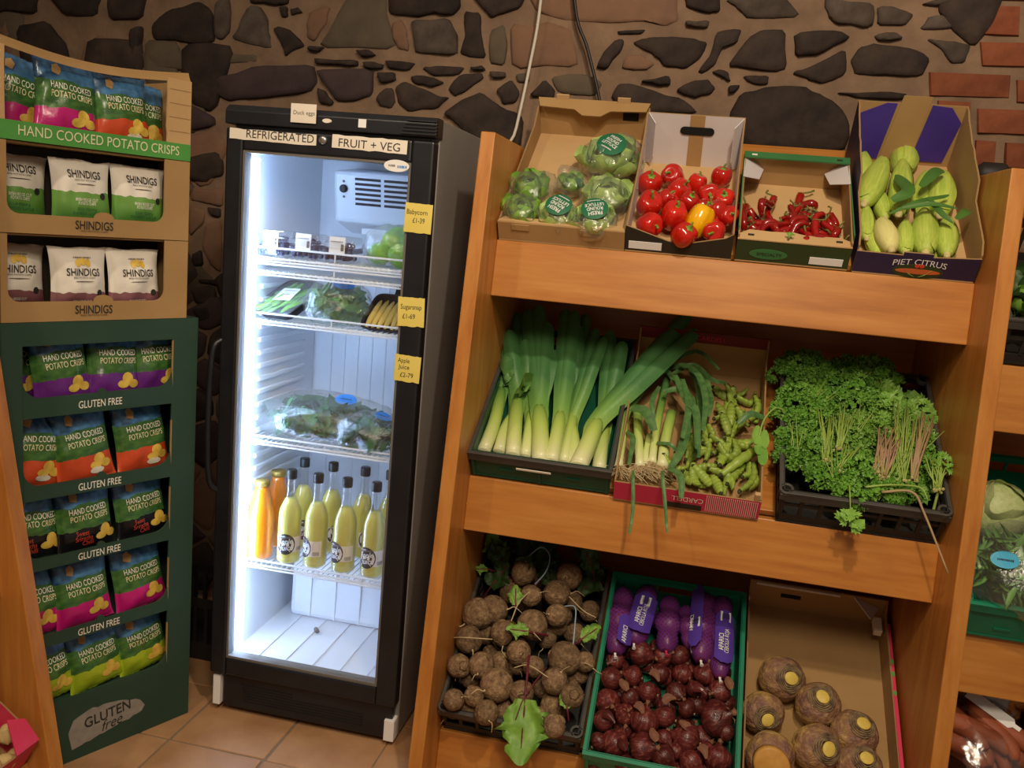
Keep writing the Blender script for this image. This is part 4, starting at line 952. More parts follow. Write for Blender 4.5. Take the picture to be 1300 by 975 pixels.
bags('hill_maroon', 'white crisp bag with maroon hills in its carton', 'white and maroon crisp bags', [(.058, 1, -5, .06), (.200, 0, -5, .045), (.352, -1, -5, .045)], 1.262, h=.16, w_=.155, d=.07)
bags('hill_green', 'white crisp bag with green hills in its carton', 'white and green crisp bags', [(.060, 2, -5, .06), (.206, 0, -5, .045), (.362, 1, -5, .05)], 1.474, h=.168, w_=.16, d=.07)
DB = 1.690
bags('pink', 'pink crisp bag in the torn top carton', 'pink crisp bags in the top carton', [(.045, 10, -8, .075), (.168, 4, -10, .05)], DB, h=.19, w_=.165)
bags('orange', 'orange crisp bag in the torn top carton', 'orange crisp bags in the top carton', [(.318, -2, -9, .05), (.428, 4, -9, .10)], DB, h=.18, w_=.160)
# small dark crate on the floor in the gap beside the fridge
o = thing('folding_crate', 'dark folding crate on the floor between crisp display and fridge', 'crate', T_((-1.72, 2.60, 0)))
part('base', MB().box(0, 0, 0, .34, .28, .012), 'crate_dark', o)
for x_, y_, u_, v_ in ((0, 0, .34, .012), (0, .268, .34, .28), (0, .012, .012, .268), (.328, .012, .34, .268)):
    mb = MB().box(x_, y_, .012, u_, v_, .06).box(x_, y_, .19, u_, v_, .22)
    L_ = max(u_ - x_, v_ - y_); k = int(L_ / .04)
    for i in range(k + 1):
        t = i / k
        if u_ - x_ > v_ - y_: mb.box(x_ + t * (L_ - .012), y_, .06, x_ + t * (L_ - .012) + .012, v_, .19)
        else: mb.box(x_, y_ + t * (L_ - .012), .06, u_, y_ + t * (L_ - .012) + .012, .19)
    part('side_wall', mb, 'crate_dark', o)
# ------------------------------------------------------------------ crates and boxes on the shelves
def crate(label, M, W, L, H, mat, corner=False, slots=True, solid=False, rim=None, s0=0):
    o = thing('produce_crate', label, 'crate', M); t = .004; rim = rim or mat
    mb = MB().box(.008, .008, 0, W - .008, L - .008, .006)
    part('crate_floor', mb, mat, o)
    def wall_(n, length, front):
        mb = MB(); h0 = .012
        if solid:
            k = max(2, int(length / .13))
            mb.box(0, 0, 0, length, t, h0)
            hz = H - .055
            mb.box(0, 0, h0, length, t, hz); mb.box(0, 0, H - .02, length, t, H)
            if front == 'b': mb.box(0, 0, hz, length * .30, t, H - .02); mb.box(length * .70, 0, hz, length, t, H - .02)
            else: mb.box(0, 0, hz, length, t, H - .02)
            for i in range(k + 1): x = i * (length - .008) / k; mb.box(x, -.005, 0, x + .008, 0, H - .01)
            for i in range(k): x = (i + .5) * length / k; mb.box(x - .02, -.003, h0 + .02, x + .02, 0, h0 + .028)
        else:
            mb.box(0, 0, 0, length, t, .03); mb.box(0, 0, H * .52, length, t, H * .60); mb.box(0, 0, H - .028, length, t, H)
            k = max(3, int(length / .045))
            for i in range(k + 1): x = i * (length - .01) / k; mb.box(x, -.002, .03, x + .01, t + .001, H - .028)
        return mb
    g = .010
    part('side_wall', wall_('f', W - 2 * g, 'f'), mat, o, T_((g, g, 0))); part('side_wall', wall_('b', W - 2 * g, 'b'), mat, o, T_((W - g, L - g, 0)) @ Rz(PI))
    part('side_wall', wall_('l', L - 2 * g, 'l'), mat, o, T_((g, L - g, 0)) @ Rz(-PI / 2)); part('side_wall', wall_('r', L - 2 * g, 'r'), mat, o, T_((W - g, g, 0)) @ Rz(PI / 2))
    e = .014; mb = MB(); c = .024 if corner else 0
    mb.box(c, 0, H - .008, W - c, e, H).box(c, L - e, H - .008, W - c, L, H).box(0, max(c, e), H - .008, e, L - max(c, e), H).box(W - e, max(c, e), H - .008, W, L - max(c, e), H)
    mb.box(.002, .001, H - .03, W - .002, .004, H - .008)
    if corner:
        for x in (.018, W - .018):
            for y in (.018, L - .018):
                n = 16; ri, ro = .0115, .019; vs = []
                for z in (H, H - .012):
                    for r_ in (ri, ro):
                        vs += [(x + r_ * math.cos(2 * PI * i / n), y + r_ * math.sin(2 * PI * i / n), z) for i in range(n)]
                fs = []
                for i in range(n):
                    j = (i + 1) % n; fs += [(i, n + i, n + j, j), (n + i, 3 * n + i, 3 * n + j, n + j), (i, j, 2 * n + j, 2 * n + i)]
                mb.add(vs, fs)
    part('rim', mb, rim, o, bevel=.002)
    if corner:
        for x in (.018, W - .018):
            for y in (.018, L - .018): part('corner_hole', MB().lathe([(.0115, 0), (.0115, .003)], 12, 0, T_((x, y, H - .014))), 'hole', o)
    return o
R1, R2, R3 = rowM(1), rowM(2), rowM(3)
crate('dark green plastic crate full of leeks beside the left wooden panel', R2 @ T_((.0, 0, 0)), .41, .58, .098, 'crate_dkgreen', solid=True, rim='crate_black')
part('white_tape', MB().box(.14, -.002, .055, .24, .0005, .062), 'paper', bpy.data.objects['produce_crate'], bevel=.001)
crate('black plastic crate heaped with parsley and celery leaves', R2 @ T_((.848, -.01, 0)), .424, .54, .125, 'crate_dark', corner=True, rim='crate_black')
crate('grey black plastic crate heaped with earthy beetroot', R3 @ T_((.002, 0, 0)), .415, .58, .115, 'crate_dark', corner=True, rim='crate_black')
crate('bright green plastic crate of red onions between beetroot and swedes', R3 @ T_((.425, -.055, 0)), .412, .60, .145, 'crate_green', solid=True)
CT = .0045
def walls(o, W, L, Hf, Hs, Hb, floor_mat='kraft_light', inn='kraft', out='kraft', front=None, back=None, side=None, splay=0):
    """cardboard tray: front/back are polygons in x,z ; side polygon in y,z"""
    part('box_floor', MB().box(0, 0, 0, W, L, CT), floor_mat, o)
    part('front_wall', MB().prism(front or [(0, CT), (W, CT), (W, Hf), (0, Hf)], 0, CT, mi=(1, 0, 2)), [inn, out, 'card_edge'], o)
    part('back_wall', MB().prism(back or [(0, CT), (W, CT), (W, Hb), (0, Hb)], L - CT, L, mi=(0, 1, 2)), [inn, out, 'card_edge'], o)
    sp = side or [(CT, CT), (L - CT, CT), (L - CT, Hb), (CT, Hs)]
    part('side_wall', MB().prism(sp, 0, CT, 'x', mi=(1, 0, 2)), [inn, out, 'card_edge'], o); part('side_wall', MB().prism(sp, W - CT, W, 'x', mi=(0, 1, 2)), [inn, out, 'card_edge'], o)
# lettuce tray
o = thing('cardboard_box', 'shallow brown cardboard tray holding bagged lettuces on the top shelf', 'box', R1 @ T_((.006, .0, 0)))
W, L = .358, .595
arch = [(0, CT), (W, CT), (W, .115)] + [(W - W * k / 10, .115 + .016 * math.sin(PI * k / 10)) for k in range(1, 10)] + [(0, .115)]
walls(o, W, L, .062, .07, .115, front=[(0, CT), (W, CT), (W, .062), (0, .062)], back=arch, side=[(CT, CT), (L - CT, CT), (L - CT, .115), (L * .85, .08), (CT, .062)])
# folded lips
mb = MB(); mb.prism([(0, 0), (W, 0), (W - .012, .034), (.012, .034)], 0, CT, 'z', M=T_((0, 0, .062)) @ Rx(R(-14))); part('front_flap', mb, 'kraft_light', o)
mb = MB(); mb.prism([(0, .0), (W, .0), (W - .01, -.034), (W * .66, -.04), (W * .58, -.062), (W * .42, -.062), (W * .34, -.04), (.01, -.034)], 0, CT, 'z', M=T_((0, L, .128)) @ Rx(R(22))); part('back_flap', mb, 'kraft', o)
for x in (.06, .255): part('stacking_tab', MB().box(x, L - .008, .12, x + .04, L, .146), 'kraft_light', o); part('fold_tab', MB().box(x - .02, -.003, .040, x + .03, .001, .058), 'kraft', o)
part('hand_hole', MB().box(W - .085, L - CT - .001, .07, W - .035, L - CT + .001, .10), 'hole', o)
# pepper box
o = thing('cardboard_box', 'dark cardboard box with white handle panel holding red peppers', 'box', R1 @ T_((.366, .002, 0)))
W, L = .288, .46; Hb = .175
walls(o, W, L, .085, .085, Hb, inn='card_white', out='card_black', floor_mat='kraft_light', front=[(0, CT), (W, CT), (W, .085), (W - .02, .07), (W * .62, .045), (W * .56, .035), (W * .4, .045), (.03, .075), (0, .085)],
      side=[(CT, CT), (L - CT, CT), (L - CT, Hb), (L * .85, .14), (L * .55, .105), (CT, .085)])
part('kraft_strip', MB().box(W * .45, L - CT - .002, CT, W * .60, L - CT - .0003, Hb), 'kraft', o)
mb = MB().prism([(W * .40 + .013 * math.cos(t), .125 + .013 * math.sin(t)) for t in [PI / 2 + PI * k / 8 for k in range(9)]] + [(W * .66 + .013 * math.cos(t), .125 + .013 * math.sin(t)) for t in [-PI / 2 + PI * k / 8 for k in range(9)]], L - CT - .004, L - CT - .0022)
part('hand_hole', mb, 'hole', o)
for x in (.0, W): 
    sg = 1 if x == 0 else -1; mb = MB().prism([(.0, .01), (.03, .02), (.045, .05), (.05, Hb - .01), (0, Hb)], 0, .003, 'y', M=T_((x + sg * .005, L - .006, 0)) @ Rz(R(-60 if sg > 0 else -120)))
    part('corner_flap', mb, 'card_white', o)
part('address_label', MB().box(.01, -.0015, .012, .10, 0, .036), 'paper_white', o)
# chilli box
o = thing('cardboard_box', 'small green cardboard box with folded white corners holding red chillies', 'box', R1 @ T_((.664, .004, 0)))
W, L, Hb = .292, .385, .105
walls(o, W, L, .07, .085, Hb, inn='kraft', out='card_green_dark', floor_mat='kraft_light')
part('green_edge', MB().box(-.001, L - .03, Hb, W + .001, L + .001, Hb + .004), 'card_green', o); part('green_edge', MB().box(-.002, .02, .08, .001, L, .10), 'card_green', o); part('green_edge', MB().box(W - .001, .02, .08, W + .002, L, .10), 'card_green', o)
for sg in (0, 1):
    mb = MB().prism([(0, .0), (.075, 0), (.06, -.07), (.0, -.12)], 0, .002, 'z', M=T_((W if sg else 0, L - .008, Hb - .003)) @ (Sc(-1, 1, 1) if sg else Matrix()) @ Ry(R(38)))
    part('corner_flap', mb, 'card_white', o); part('staple_mark', MB().box(.02 + sg * (W - .055), L - .02, Hb + .004, .035 + sg * (W - .055), L - .013, Hb + .0052), 'ink' if sg else 'paper', o)
mb = MB().prism([(.0, 0), (W, 0), (W - .004, .034), (W - .03, .05), (W * .6, .046), (W * .5, .058), (W * .3, .052), (.03, .056), (.004, .03)], 0, .003, 'z', M=T_((0, -.001, .072)) @ Rx(R(-8))); part('torn_flap', mb, 'kraft_light', o)
for x in (.026, W - .04): part('staple_mark', MB().box(x, .014, .074, x + .016, .020, .0762, M=Rx(R(-4))), 'ink', o)
mb = MB().prism(ellipse(.085, .030, .05, .016, 20), -.0012, 0); part('badge', mb, 'card_green', o); letters(o, 'SPECIALTY', .013, (.088, -.002, .030), 'ink', .066, bold=.01)
part('address_label', MB().box(W - .10, -.0015, .012, W - .015, 0, .034), 'paper_white', o)
# corn box
o = thing('cardboard_box', 'purple PIET CITRUS cardboard box holding corn cobs beside the right wooden panel', 'box', R1 @ T_((.968, .0, 0)))
W, L, Hb = .300, .56, .20
tear = [(L - CT, Hb)] + [(L * .95 - L * .95 * k / 16, .20 - .055 * (k / 16) ** .6 - .04 * (1 if k > 9 else 0) + .006 * nz(k * 1.1, 4)) for k in range(17)]
walls(o, W, L, .072, .08, Hb, inn='kraft', out='card_purple_dark', floor_mat='kraft_light', front=[(0, CT), (W, CT), (W, .076), (W * .62, .068), (W * .62, .078), (W * .38, .078), (W * .38, .068), (0, .07)], side=[(CT, CT), (L - CT, CT)] + tear[:-1] + [(CT, .085)])
part('purple_panel', MB().prism([(.005, .02), (W * .30, .02), (W * .36, .20), (.08, .20), (.005, .16)], L - CT - .004, L - CT - .001), 'card_purple', o); part('purple_panel', MB().prism([(W * .62, .02), (W * .92, .02), (W - .006, .15), (W * .86, .195), (W * .68, .20)], L - CT - .004, L - CT - .001), 'card_purple', o)
part('centre_flap', MB().prism([(W * .32, .02), (W * .62, .02), (W * .66, .225), (W * .40, .225)], L - CT - .003, L - CT - .0012), 'kraft', o)
vs, fs = text('PIET CITRUS', .026, .13); mb = MB(); mb.add([(W * .53 + x * 1.0, -.002, .052 + y - 1.6 * x * x) for x, y in vs], fs); part('lettering', mb, 'paper_white', o)
part('oval_emblem', MB().prism(ellipse(W * .53, .022, .062, .022, 28), -.0012, 0), 'card_green_dark', o); part('emblem_band', MB().prism(ellipse(W * .53, .022, .055, .008, 20), -.002, -.001), 'carrot', o)
for dx, sg in ((-.028, 1), (.028, -1)): part('emblem_leaf', MB().prism([(W * .53 + dx * 1.2, .03), (W * .53 + dx * .8, .016), (W * .53 + dx * .2, .006), (W * .53 + dx * .7, .012)], -.003, -.002), 'stalk_green', o)
part('emblem_fruit', MB().prism(ellipse(W * .53 - .005, .040, .006, .006, 12), -.003, -.002), 'ink_red', o); part('emblem_fruit', MB().prism(ellipse(W * .53 + .007, .040, .006, .006, 12), -.003, -.002), 'ink_red', o)
# broad bean box
o = thing('cardboard_box', 'red and pink CARDELL cardboard box holding young leeks and broad beans', 'box', R2 @ T_((.418, -.01, 0)))
W, L = .392, .575
walls(o, W, L, .075, .085, .17, inn='kraft', out='card_pink', floor_mat='kraft', side=[(CT, CT), (L - CT, CT), (L - CT, .17), (L * .9, .12), (CT, .078)])
letters(o, 'CARDELL', .026, (.20, -.002, .045), 'ink_white', .085, rot=PI); part('hand_hole', MB().box(.14, -.0015, .006, .24, 0, .026), 'card_black', o)
part('printed_top', MB().prism([(0, .13), (W, .13), (W, .172), (0, .172)], L - CT - .004, L - CT - .001), 'card_darkred', o); letters(o, 'CARDELL', .024, (.22, L - CT - .006, .152), 'card_pink', .09)
part('corner_post', MB().box(W - .02, .0, .0, W - .006, .012, .10), 'kraft_light', o)
for k in range(26): part('printed_stripe', MB().box(.25 + k * .0053, -.0012, .008, .2515 + k * .0053, 0, .070), 'paper', o)
# swede box
o = thing('cardboard_box', 'pink edged cardboard tray holding swedes beside the right wooden panel', 'box', R3 @ T_((.848, -.03, 0)))
W, L = .408, .64
walls(o, W, L, .06, .10, .13, inn='kraft', out='card_pink', floor_mat='kraft', side=[(CT, CT), (L - CT, CT), (L - CT, .13), (L * .95, .10), (CT, .09)])
part('pink_edge', MB().box(W - .002, .02, .03, W + .008, L - .06, .096), 'card_pink', o)
for y in (.44, .40, .34): part('green_dot', MB().lathe([(.0045, 0), (.0045, .001)], 14, 0, T_((W + .003, y + .01, .0962)) @ Sc(1, 2, 1)), 'strip_green', o)
part('corner_flap', MB().prism([(0, 0), (.09, .0), (.055, -.055), (.03, -.03)], 0, .003, 'z', M=T_((W - .10, L - .006, .125)) @ Ry(R(25))), 'card_white', o)
part('corner_post', MB().box(W - .035, L - .085, .06, W - .012, L - .035, .085), 'paper', o, bevel=.002); part('pink_corner', MB().box(.003, .003, .06, .04, .03, .066), 'card_pink', o)
part('white_edge', MB().box(.02, L - .009, .118, .27, L - .0055, .127), 'card_white', o); part('hand_slot', MB().box(.10, L - .008, .07, .16, L - .004, .085), 'hole', o)
# ------------------------------------------------------------------ produce
def lobed(seg=28, lobes=4, squash=.95, ht=1.0, seed=0):
    mb = MB(); n = 16; vs = []
    for i in range(n + 1):
        t = PI * i / n
        for k in range(seg):
            a = 2 * PI * k / seg; lob = abs(math.cos(lobes * a / 2 + seed)); r = math.sin(t) ** .75 if math.sin(t) > 0 else 0
            r *= (.82 + .18 * lob ** .6) * (1 - .18 * (i / n)); z = -math.cos(PI - t) * ht
            z -= (.22 * math.exp(-(math.sin(t) / .38) ** 2) if t < PI / 2 else -.06 * math.exp(-(math.sin(t) / .5) ** 2))
            vs.append((r * math.cos(a) * squash, r * math.sin(a), z))
    fs = [(i * seg + k, (i + 1) * seg + k, (i + 1) * seg + (k + 1) % seg, i * seg + (k + 1) % seg) for i in range(n) for k in range(seg)]
    mb.add(vs, fs); return mb
PV = [lobed(28, l, q, h, sd).mesh('flesh', 'pepper_red', True) for l, q, h, sd in ((4, .95, .92, 0), (3, 1, 1.02, .4), (4, .9, 1.0, .9))]
PY = lobed(28, 3, 1, 1.22, .2).mesh('flesh', 'pepper_yellow', True)
def pstem(ln, bx):
    mb = MB(); mb.lathe([(.30, .70), (.26, .76), (.12, .80)], 10, wob=lambda a, z, i: 1 + .25 * math.cos(5 * a)); mb.tube(catmull([(0, 0, .74), (.02, 0, .95), (bx, .05, ln)], 4), [.11, .10, .09, .085, .085, .085, .08, .08, .10], 8); return mb.mesh('stem', 'stem_green', True)
PS = [pstem(1.22, .12), pstem(1.35, .25), pstem(1.15, -.1)]
for i, (u, s, n, r, du, ds) in enumerate(PEPPERS):
    yel = i == 12
    lab = 'glossy yellow bell pepper lying among the red peppers' if yel else 'glossy red bell pepper in the dark cardboard box'
    d = Vector((du, ds - .35, 1.0 - .35 * (abs(du) + abs(ds)))); M = R1 @ T_((u, s, n)) @ orient(d) @ Rz(random.uniform(0, 6)) @ Sc(r * 1.07)
    o = thing('bell_pepper', lab, 'pepper', M, None if yel else 'red bell peppers'); obj('flesh', PY if yel else PV[i % 3], o); obj('stem', PS[1 if yel else i % 3], o)
# filler peppers deeper in the box
for u, s in ((.43, .09), (.52, .06), (.60, .09), (.47, .2), (.56, .18)):
    o = thing('bell_pepper', 'glossy red bell pepper in the dark cardboard box', 'pepper', R1 @ T_((u, s, .036)) @ Rx(R(random.uniform(20, 70))) @ Sc(.033), 'red bell peppers'); obj('flesh', PV[0], o); obj('stem', PS[0], o)
# chillies
def chilli(bend, sd):
    p = [(0, 0, 0), (bend * .3, 0, .25), (bend * .8, .02, .55), (bend * .7, 0, .85), (bend * .2, 0, 1)]; q = catmull(p, 4); n = len(q)
    mb = MB(); mb.tube(q, [.088 * (1 - .25 * (i / n)) * min(1, (i + .6) / 1.6) * (1 if i < n * .7 else max(.12, 1 - ((i - n * .7) / (n * .3)) ** 1.5)) for i in range(n)], 8, flat=.9); m = mb.mesh('flesh', 'chilli', True)
    st_ = MB(); st_.tube(catmull([(0, 0, .02), (.0, 0, -.06), (.03 + sd * .1, .02, -.2), (.1 * sd, .04, -.34)], 4), [.07, .05, .025, .02, .018, .018, .018, .018, .018, .018, .018, .018, .022], 6); return m, st_.mesh('stem', 'chilli_stem', True)
CV = [chilli(b, s) for b, s in ((.18, 1), (-.22, -1), (.08, .5), (.30, -.4))]
for i, (u1, s1, n1, u2, s2, n2) in enumerate(CHILLIES):
    a, b = Vector((u1, s1, n1)), Vector((u2, s2, n2)); L_ = (b - a).length; k = min(1.25, .085 / max(L_, .05)); k = max(k, .8)
    if L_ < .055: b = a + (b - a).normalized() * .055; L_ = .055
    o = thing('chilli', 'shiny dark red chilli in the small green box', 'chilli', R1 @ T_(a) @ orient(b - a) @ Rz(random.uniform(0, 6)) @ Sc(.15 * random.uniform(.9, 1.15), .15 * random.uniform(.9, 1.15), L_ * 1.12), 'red chillies'); m, st_ = CV[i % 4]; obj('flesh', m, o); obj('stem', st_, o)
mb = MB()
for k in range(9): a = random.uniform(0, 6); mb.strap([(.0, 0, 0), (.008 * math.cos(a), .008 * math.sin(a), .006), (.014 * math.cos(a), .014 * math.sin(a), .004)], [.002, .004, .001], (0, 0, 1))
for k in range(22):
    o = thing('chilli', 'shiny dark red chilli in the small green box', 'chilli', R1 @ T_((.70 + .17 * ((k * .618) % 1), .035 + .09 * k / 22, .018 + .012 * (k % 2))) @ orient((random.uniform(.2, 1), random.uniform(0, 1), .1)) @ Sc(.14, .14, .075), 'red chillies'); m, st_ = CV[k % 4]; obj('flesh', m, o); obj('stem', st_, o)
tag(part('leaf_scrap', mb, 'parsley', None, R1 @ T_((.795, .02, .082))), 'tiny green leaf scrap on the edge of the chilli box', 'leaf')
# corn
def husk(sd, pale):
    mb = MB(); n = 14; prof = []
    for i in range(n + 1):
        t = i / n; prof.append((max(.02, (math.sin(PI * min(1, t * .93 + .07)) ** .55) * (1 - .25 * t)), t))
    mb.lathe([(r * .5, z) for r, z in prof], 20, wob=lambda a, z, i: 1 + .035 * math.cos(9 * a + sd) + .02 * math.cos(4 * a + 3 * z)); return mb.mesh('husk', 'corn_pale' if pale else 'corn_husk', True)
def hleaf(a0, wd, ln):
    mb = MB(); q = []; ws = []
    for i in range(9):
        t = i / 8; r = .52 * (math.sin(PI * min(1, t * .85 * ln + .10)) ** .55) * (1 - .25 * t * ln) + .015; q.append((r * math.cos(a0), r * math.sin(a0), t * ln)); ws.append(wd * (math.sin(PI * (t * .8 + .15)) ** .6))
    mb.strap(q, ws, (math.cos(a0), math.sin(a0), 0), -.38); return mb
HV = [husk(0, 0), husk(2, 0)]; HP = husk(1, 1); HL = [hleaf(a, .34, l).mesh('husk_leaf', 'corn_husk', True) for a, l in ((.3, .9), (2.2, .8), (4.2, .95), (5.4, .7))]
stub = MB().tube([(0, 0, .05), (0, 0, -.07)], [.16, .13], 10).mesh('stalk_stub', 'corn_stub', True)
for i, (u1, s1, n1, u2, s2, n2, r) in enumerate(CORN):
    a, b = Vector((u1, s1, n1)), Vector((u2, s2, n2)); L_ = (b - a).length
    if i not in (5, 7): a, b = b, a        # stub end near the camera or at the top
    if i in (5, 7): a, b = (b, a) if i == 5 else (a, b)
    if L_ < .11: b = a + (b - a).normalized() * .11; L_ = .11
    o = thing('corn_cob', 'cream coloured corn cob with stripped husk in the purple box' if i == 7 else 'corn cob in its pale green husk in the purple box', 'corn', R1 @ T_(a) @ orient(b - a) @ Rz(random.uniform(0, 6)) @ Sc(2.2 * r, 2.2 * r, L_ * 1.05), None if i == 7 else 'corn cobs in husks')
    obj('husk', HP if i == 7 else HV[i % 2], o); obj('stalk_stub', stub, o)
    if i != 7:
        for h in random.sample(HL, 3): obj('husk_leaf', h, o)
for k, (u, s, a_) in enumerate(((1.03, .10, .1), (1.11, .12, -.2), (1.19, .10, .15), (1.06, .28, .1), (1.16, .27, -.1), (1.00, .25, .05))):
    o = thing('corn_cob', 'corn cob in its pale green husk in the purple box', 'corn', R1 @ T_((u, s - .06, .030)) @ Rz(a_) @ Rx(R(-90)) @ Sc(.052, .052, .15), 'corn cobs in husks'); obj('husk', HV[k % 2], o); obj('stalk_stub', stub, o); obj('husk_leaf', HL[k % 4], o); obj('husk_leaf', HL[(k + 2) % 4], o)
for k, (p, w_) in enumerate([([(1.05, .13, .105), (1.12, .18, .115), (1.19, .235, .10), (1.21, .25, .10)], .007), ([(1.06, .20, .10), (1.10, .23, .11), (1.09, .30, .10), (1.085, .35, .09)], .019), ([(1.08, .15, .11), (1.15, .165, .12), (1.22, .17, .11)], .008), ([(1.14, .28, .10), (1.18, .34, .11), (1.21, .37, .10)], .016), ([(1.21, .12, .11), (1.24, .16, .11), (1.25, .18, .10)], .012), ([(1.15, .21, .11), (1.17, .14, .115), (1.2, .10, .11)], .010)]):
    mb = MB(); q = catmull(p, 4); mb.strap(q, [w_ * (math.sin(PI * (.12 + .85 * i / (len(q) - 1))) ** .7) for i in range(len(q))], (0, -.3, 1), .3); base = Vector(p[0])
    mb.v = [tuple(Vector(v) - base) for v in mb.v]
    tag(part('corn_leaf', mb, 'corn_leaf', None, R1 @ T_(base), smooth=True), 'long dark green corn leaf lying loose on the corn cobs', 'leaf', 'loose corn leaves')
# lettuces
def leafmesh(seed, w_, l, cup, frill, mat, name='leaf', nu=8, nv=8, rag=False):
    mb = MB(); vs = []
    for j in range(nv + 1):
        t = j / nv; w0 = w_ * (math.sin(PI * (t * .78 + .12)) ** .7)
        for i in range(nu + 1):
            x = (i / nu - .5) * 2; e = abs(x) ** 2; ww = w0 * (1 + (.55 if rag else .12) * nz(t * 7 + seed, 3 * (x > 0) + seed))
            vs.append((x * ww, l * t - .12 * l * e * (t > .5), cup * (e * .6 + (t - .3) ** 2) + frill * (nz(x * 3 + seed, t * 4, seed) + e * .9 * math.sin(9 * t + 6 * x + seed))))
    mb.add(vs, [(j * (nu + 1) + i, j * (nu + 1) + i + 1, (j + 1) * (nu + 1) + i + 1, (j + 1) * (nu + 1) + i) for j in range(nv) for i in range(nu)]); return mb.mesh(name, mat, True)
LL = {m: [leafmesh(s, .6, 1.15, .55, .09, m) for s in (0, 3, 7)] for m in ('lettuce', 'lettuce_pale')}
def filmbag(r, sx, sy, sz, seed, mat='film', neck=None, amp=.16, rough=True):
    bm = bmesh.new(); bmesh.ops.create_icosphere(bm, subdivisions=4, radius=1)
    for v in bm.verts:
        c = v.co.copy(); k = 1 + amp * nz(c.x * 2.2 + seed, c.y * 2.2, c.z * 2.2) + amp * .7 * abs(nz(c.x * 5 + seed, c.y * 5, c.z * 5))
        c *= k
        if neck: 
            d = max(0, c.dot(neck[0]) - .55); c += neck[0] * d * neck[1]
        if c.z < -.75: c.z = -.75
        v.co = Vector((c.x * sx, c.y * sy, c.z * sz)) * r
    m = bpy.data.meshes.new('film'); bm.to_mesh(m); bm.free(); m.materials.append(MATS[mat]); m.polygons.foreach_set('use_smooth', [True] * len(m.polygons)); return m
def sticker_disc(o, at, r, rot, lines, mat='ink_green', dome=.18, nrm=(0, -.25, 1), ink='paper_white'):
    Mx = T_(at) @ orient(nrm) @ Rz(rot)
    vs = [(0, 0, r * dome)]; n = 24
    for k in (.5, 1): vs += [(r * k * math.cos(2 * PI * i / n), r * k * math.sin(2 * PI * i / n), r * dome * (1 - k * k)) for i in range(n)]
    fs = [(0, 1 + i, 1 + (i + 1) % n) for i in range(n)] + [(1 + i, 1 + n + i, 1 + n + (i + 1) % n, 1 + (i + 1) % n) for i in range(n)]
    mb = MB(); mb.add(vs, fs, 0, Mx); st_ = part('round_label', mb, mat, o, smooth=True)
    for s, sz, dy, wd in lines:
        tv, tf = text(s, sz, wd, .01); mb = MB(); mb.add([(x, y + dy, r * dome * max(0, 1 - (x * x + (y + dy) ** 2) / r / r) + .0012) for x, y in tv], tf, 0, Mx); part('lettering', mb, ink, st_)
LN = [('FRESH', .016, .021, .038), ('ROUND', .016, .006, .044), ('LETTUCE', .016, -.009, .052), ('~12', .006, -.025, .036)]
LAB = ['loose leafy green lettuce in a clear bag at the left edge of the brown tray', 'small gem lettuce in a clear bag with twisted neck in the brown tray', 'round pale lettuce in clear film with large dark green label facing up', 'pale green lettuce in shiny film below the large green label', 'leafy lettuce bag in the front left corner of the brown tray', 'round lettuce bag with tilted green label at the tray front', 'round lettuce bag with green label half hidden behind the tray front']
for i, (u, s, n, r) in enumerate(LETTUCES):
    r *= 1.12
    m = 'lettuce_pale' if i in (2, 3, 5, 6) else 'lettuce'
    o = thing('bagged_lettuce', LAB[i], 'lettuce', R1 @ T_((u, s, n)), 'bagged lettuces')
    k = 15 if i != 1 else 11; rr = r * (1.28 if i != 1 else 1.15)
    for j in range(k):
        a = j * 2.4 + i; lay = j / k; tilt = R(12 + 66 * lay)
        Mx = T_((0, 0, -rr * .45)) @ Rz(a) @ T_((0, rr * .12 * lay, 0)) @ Rx(PI / 2 - tilt) @ Sc(rr * (.75 + .35 * lay))
        obj('leaf', LL[m][j % 3], o, Mx)
    bmx = filmbag(r, 1.15, 1.15, .85, i * 3.1, neck=(Vector((-.35, .94, 0)), 2.2) if i == 1 else ((Vector((.7, .6, .3)), .5) if i in (0, 2) else None)); obj('film_bag', bmx, o)
    if i in (2, 5, 6): sticker_disc(o, (.004, -.012, r * .86) if i == 2 else (0, -.004, r * .95), .045 if i == 2 else .038, R(-32 if i == 2 else (152 if i == 5 else 195)), LN)
    if i == 1: sticker_disc(o, (.03, -.01, r * .3), .018, 0, [], nrm=(.7, 0, .6))
    if i == 0: obj('leaf', LL['lettuce'][0], o, T_((-.012, .045, .01)) @ Rz(.3) @ Rx(R(50)) @ Sc(.03))
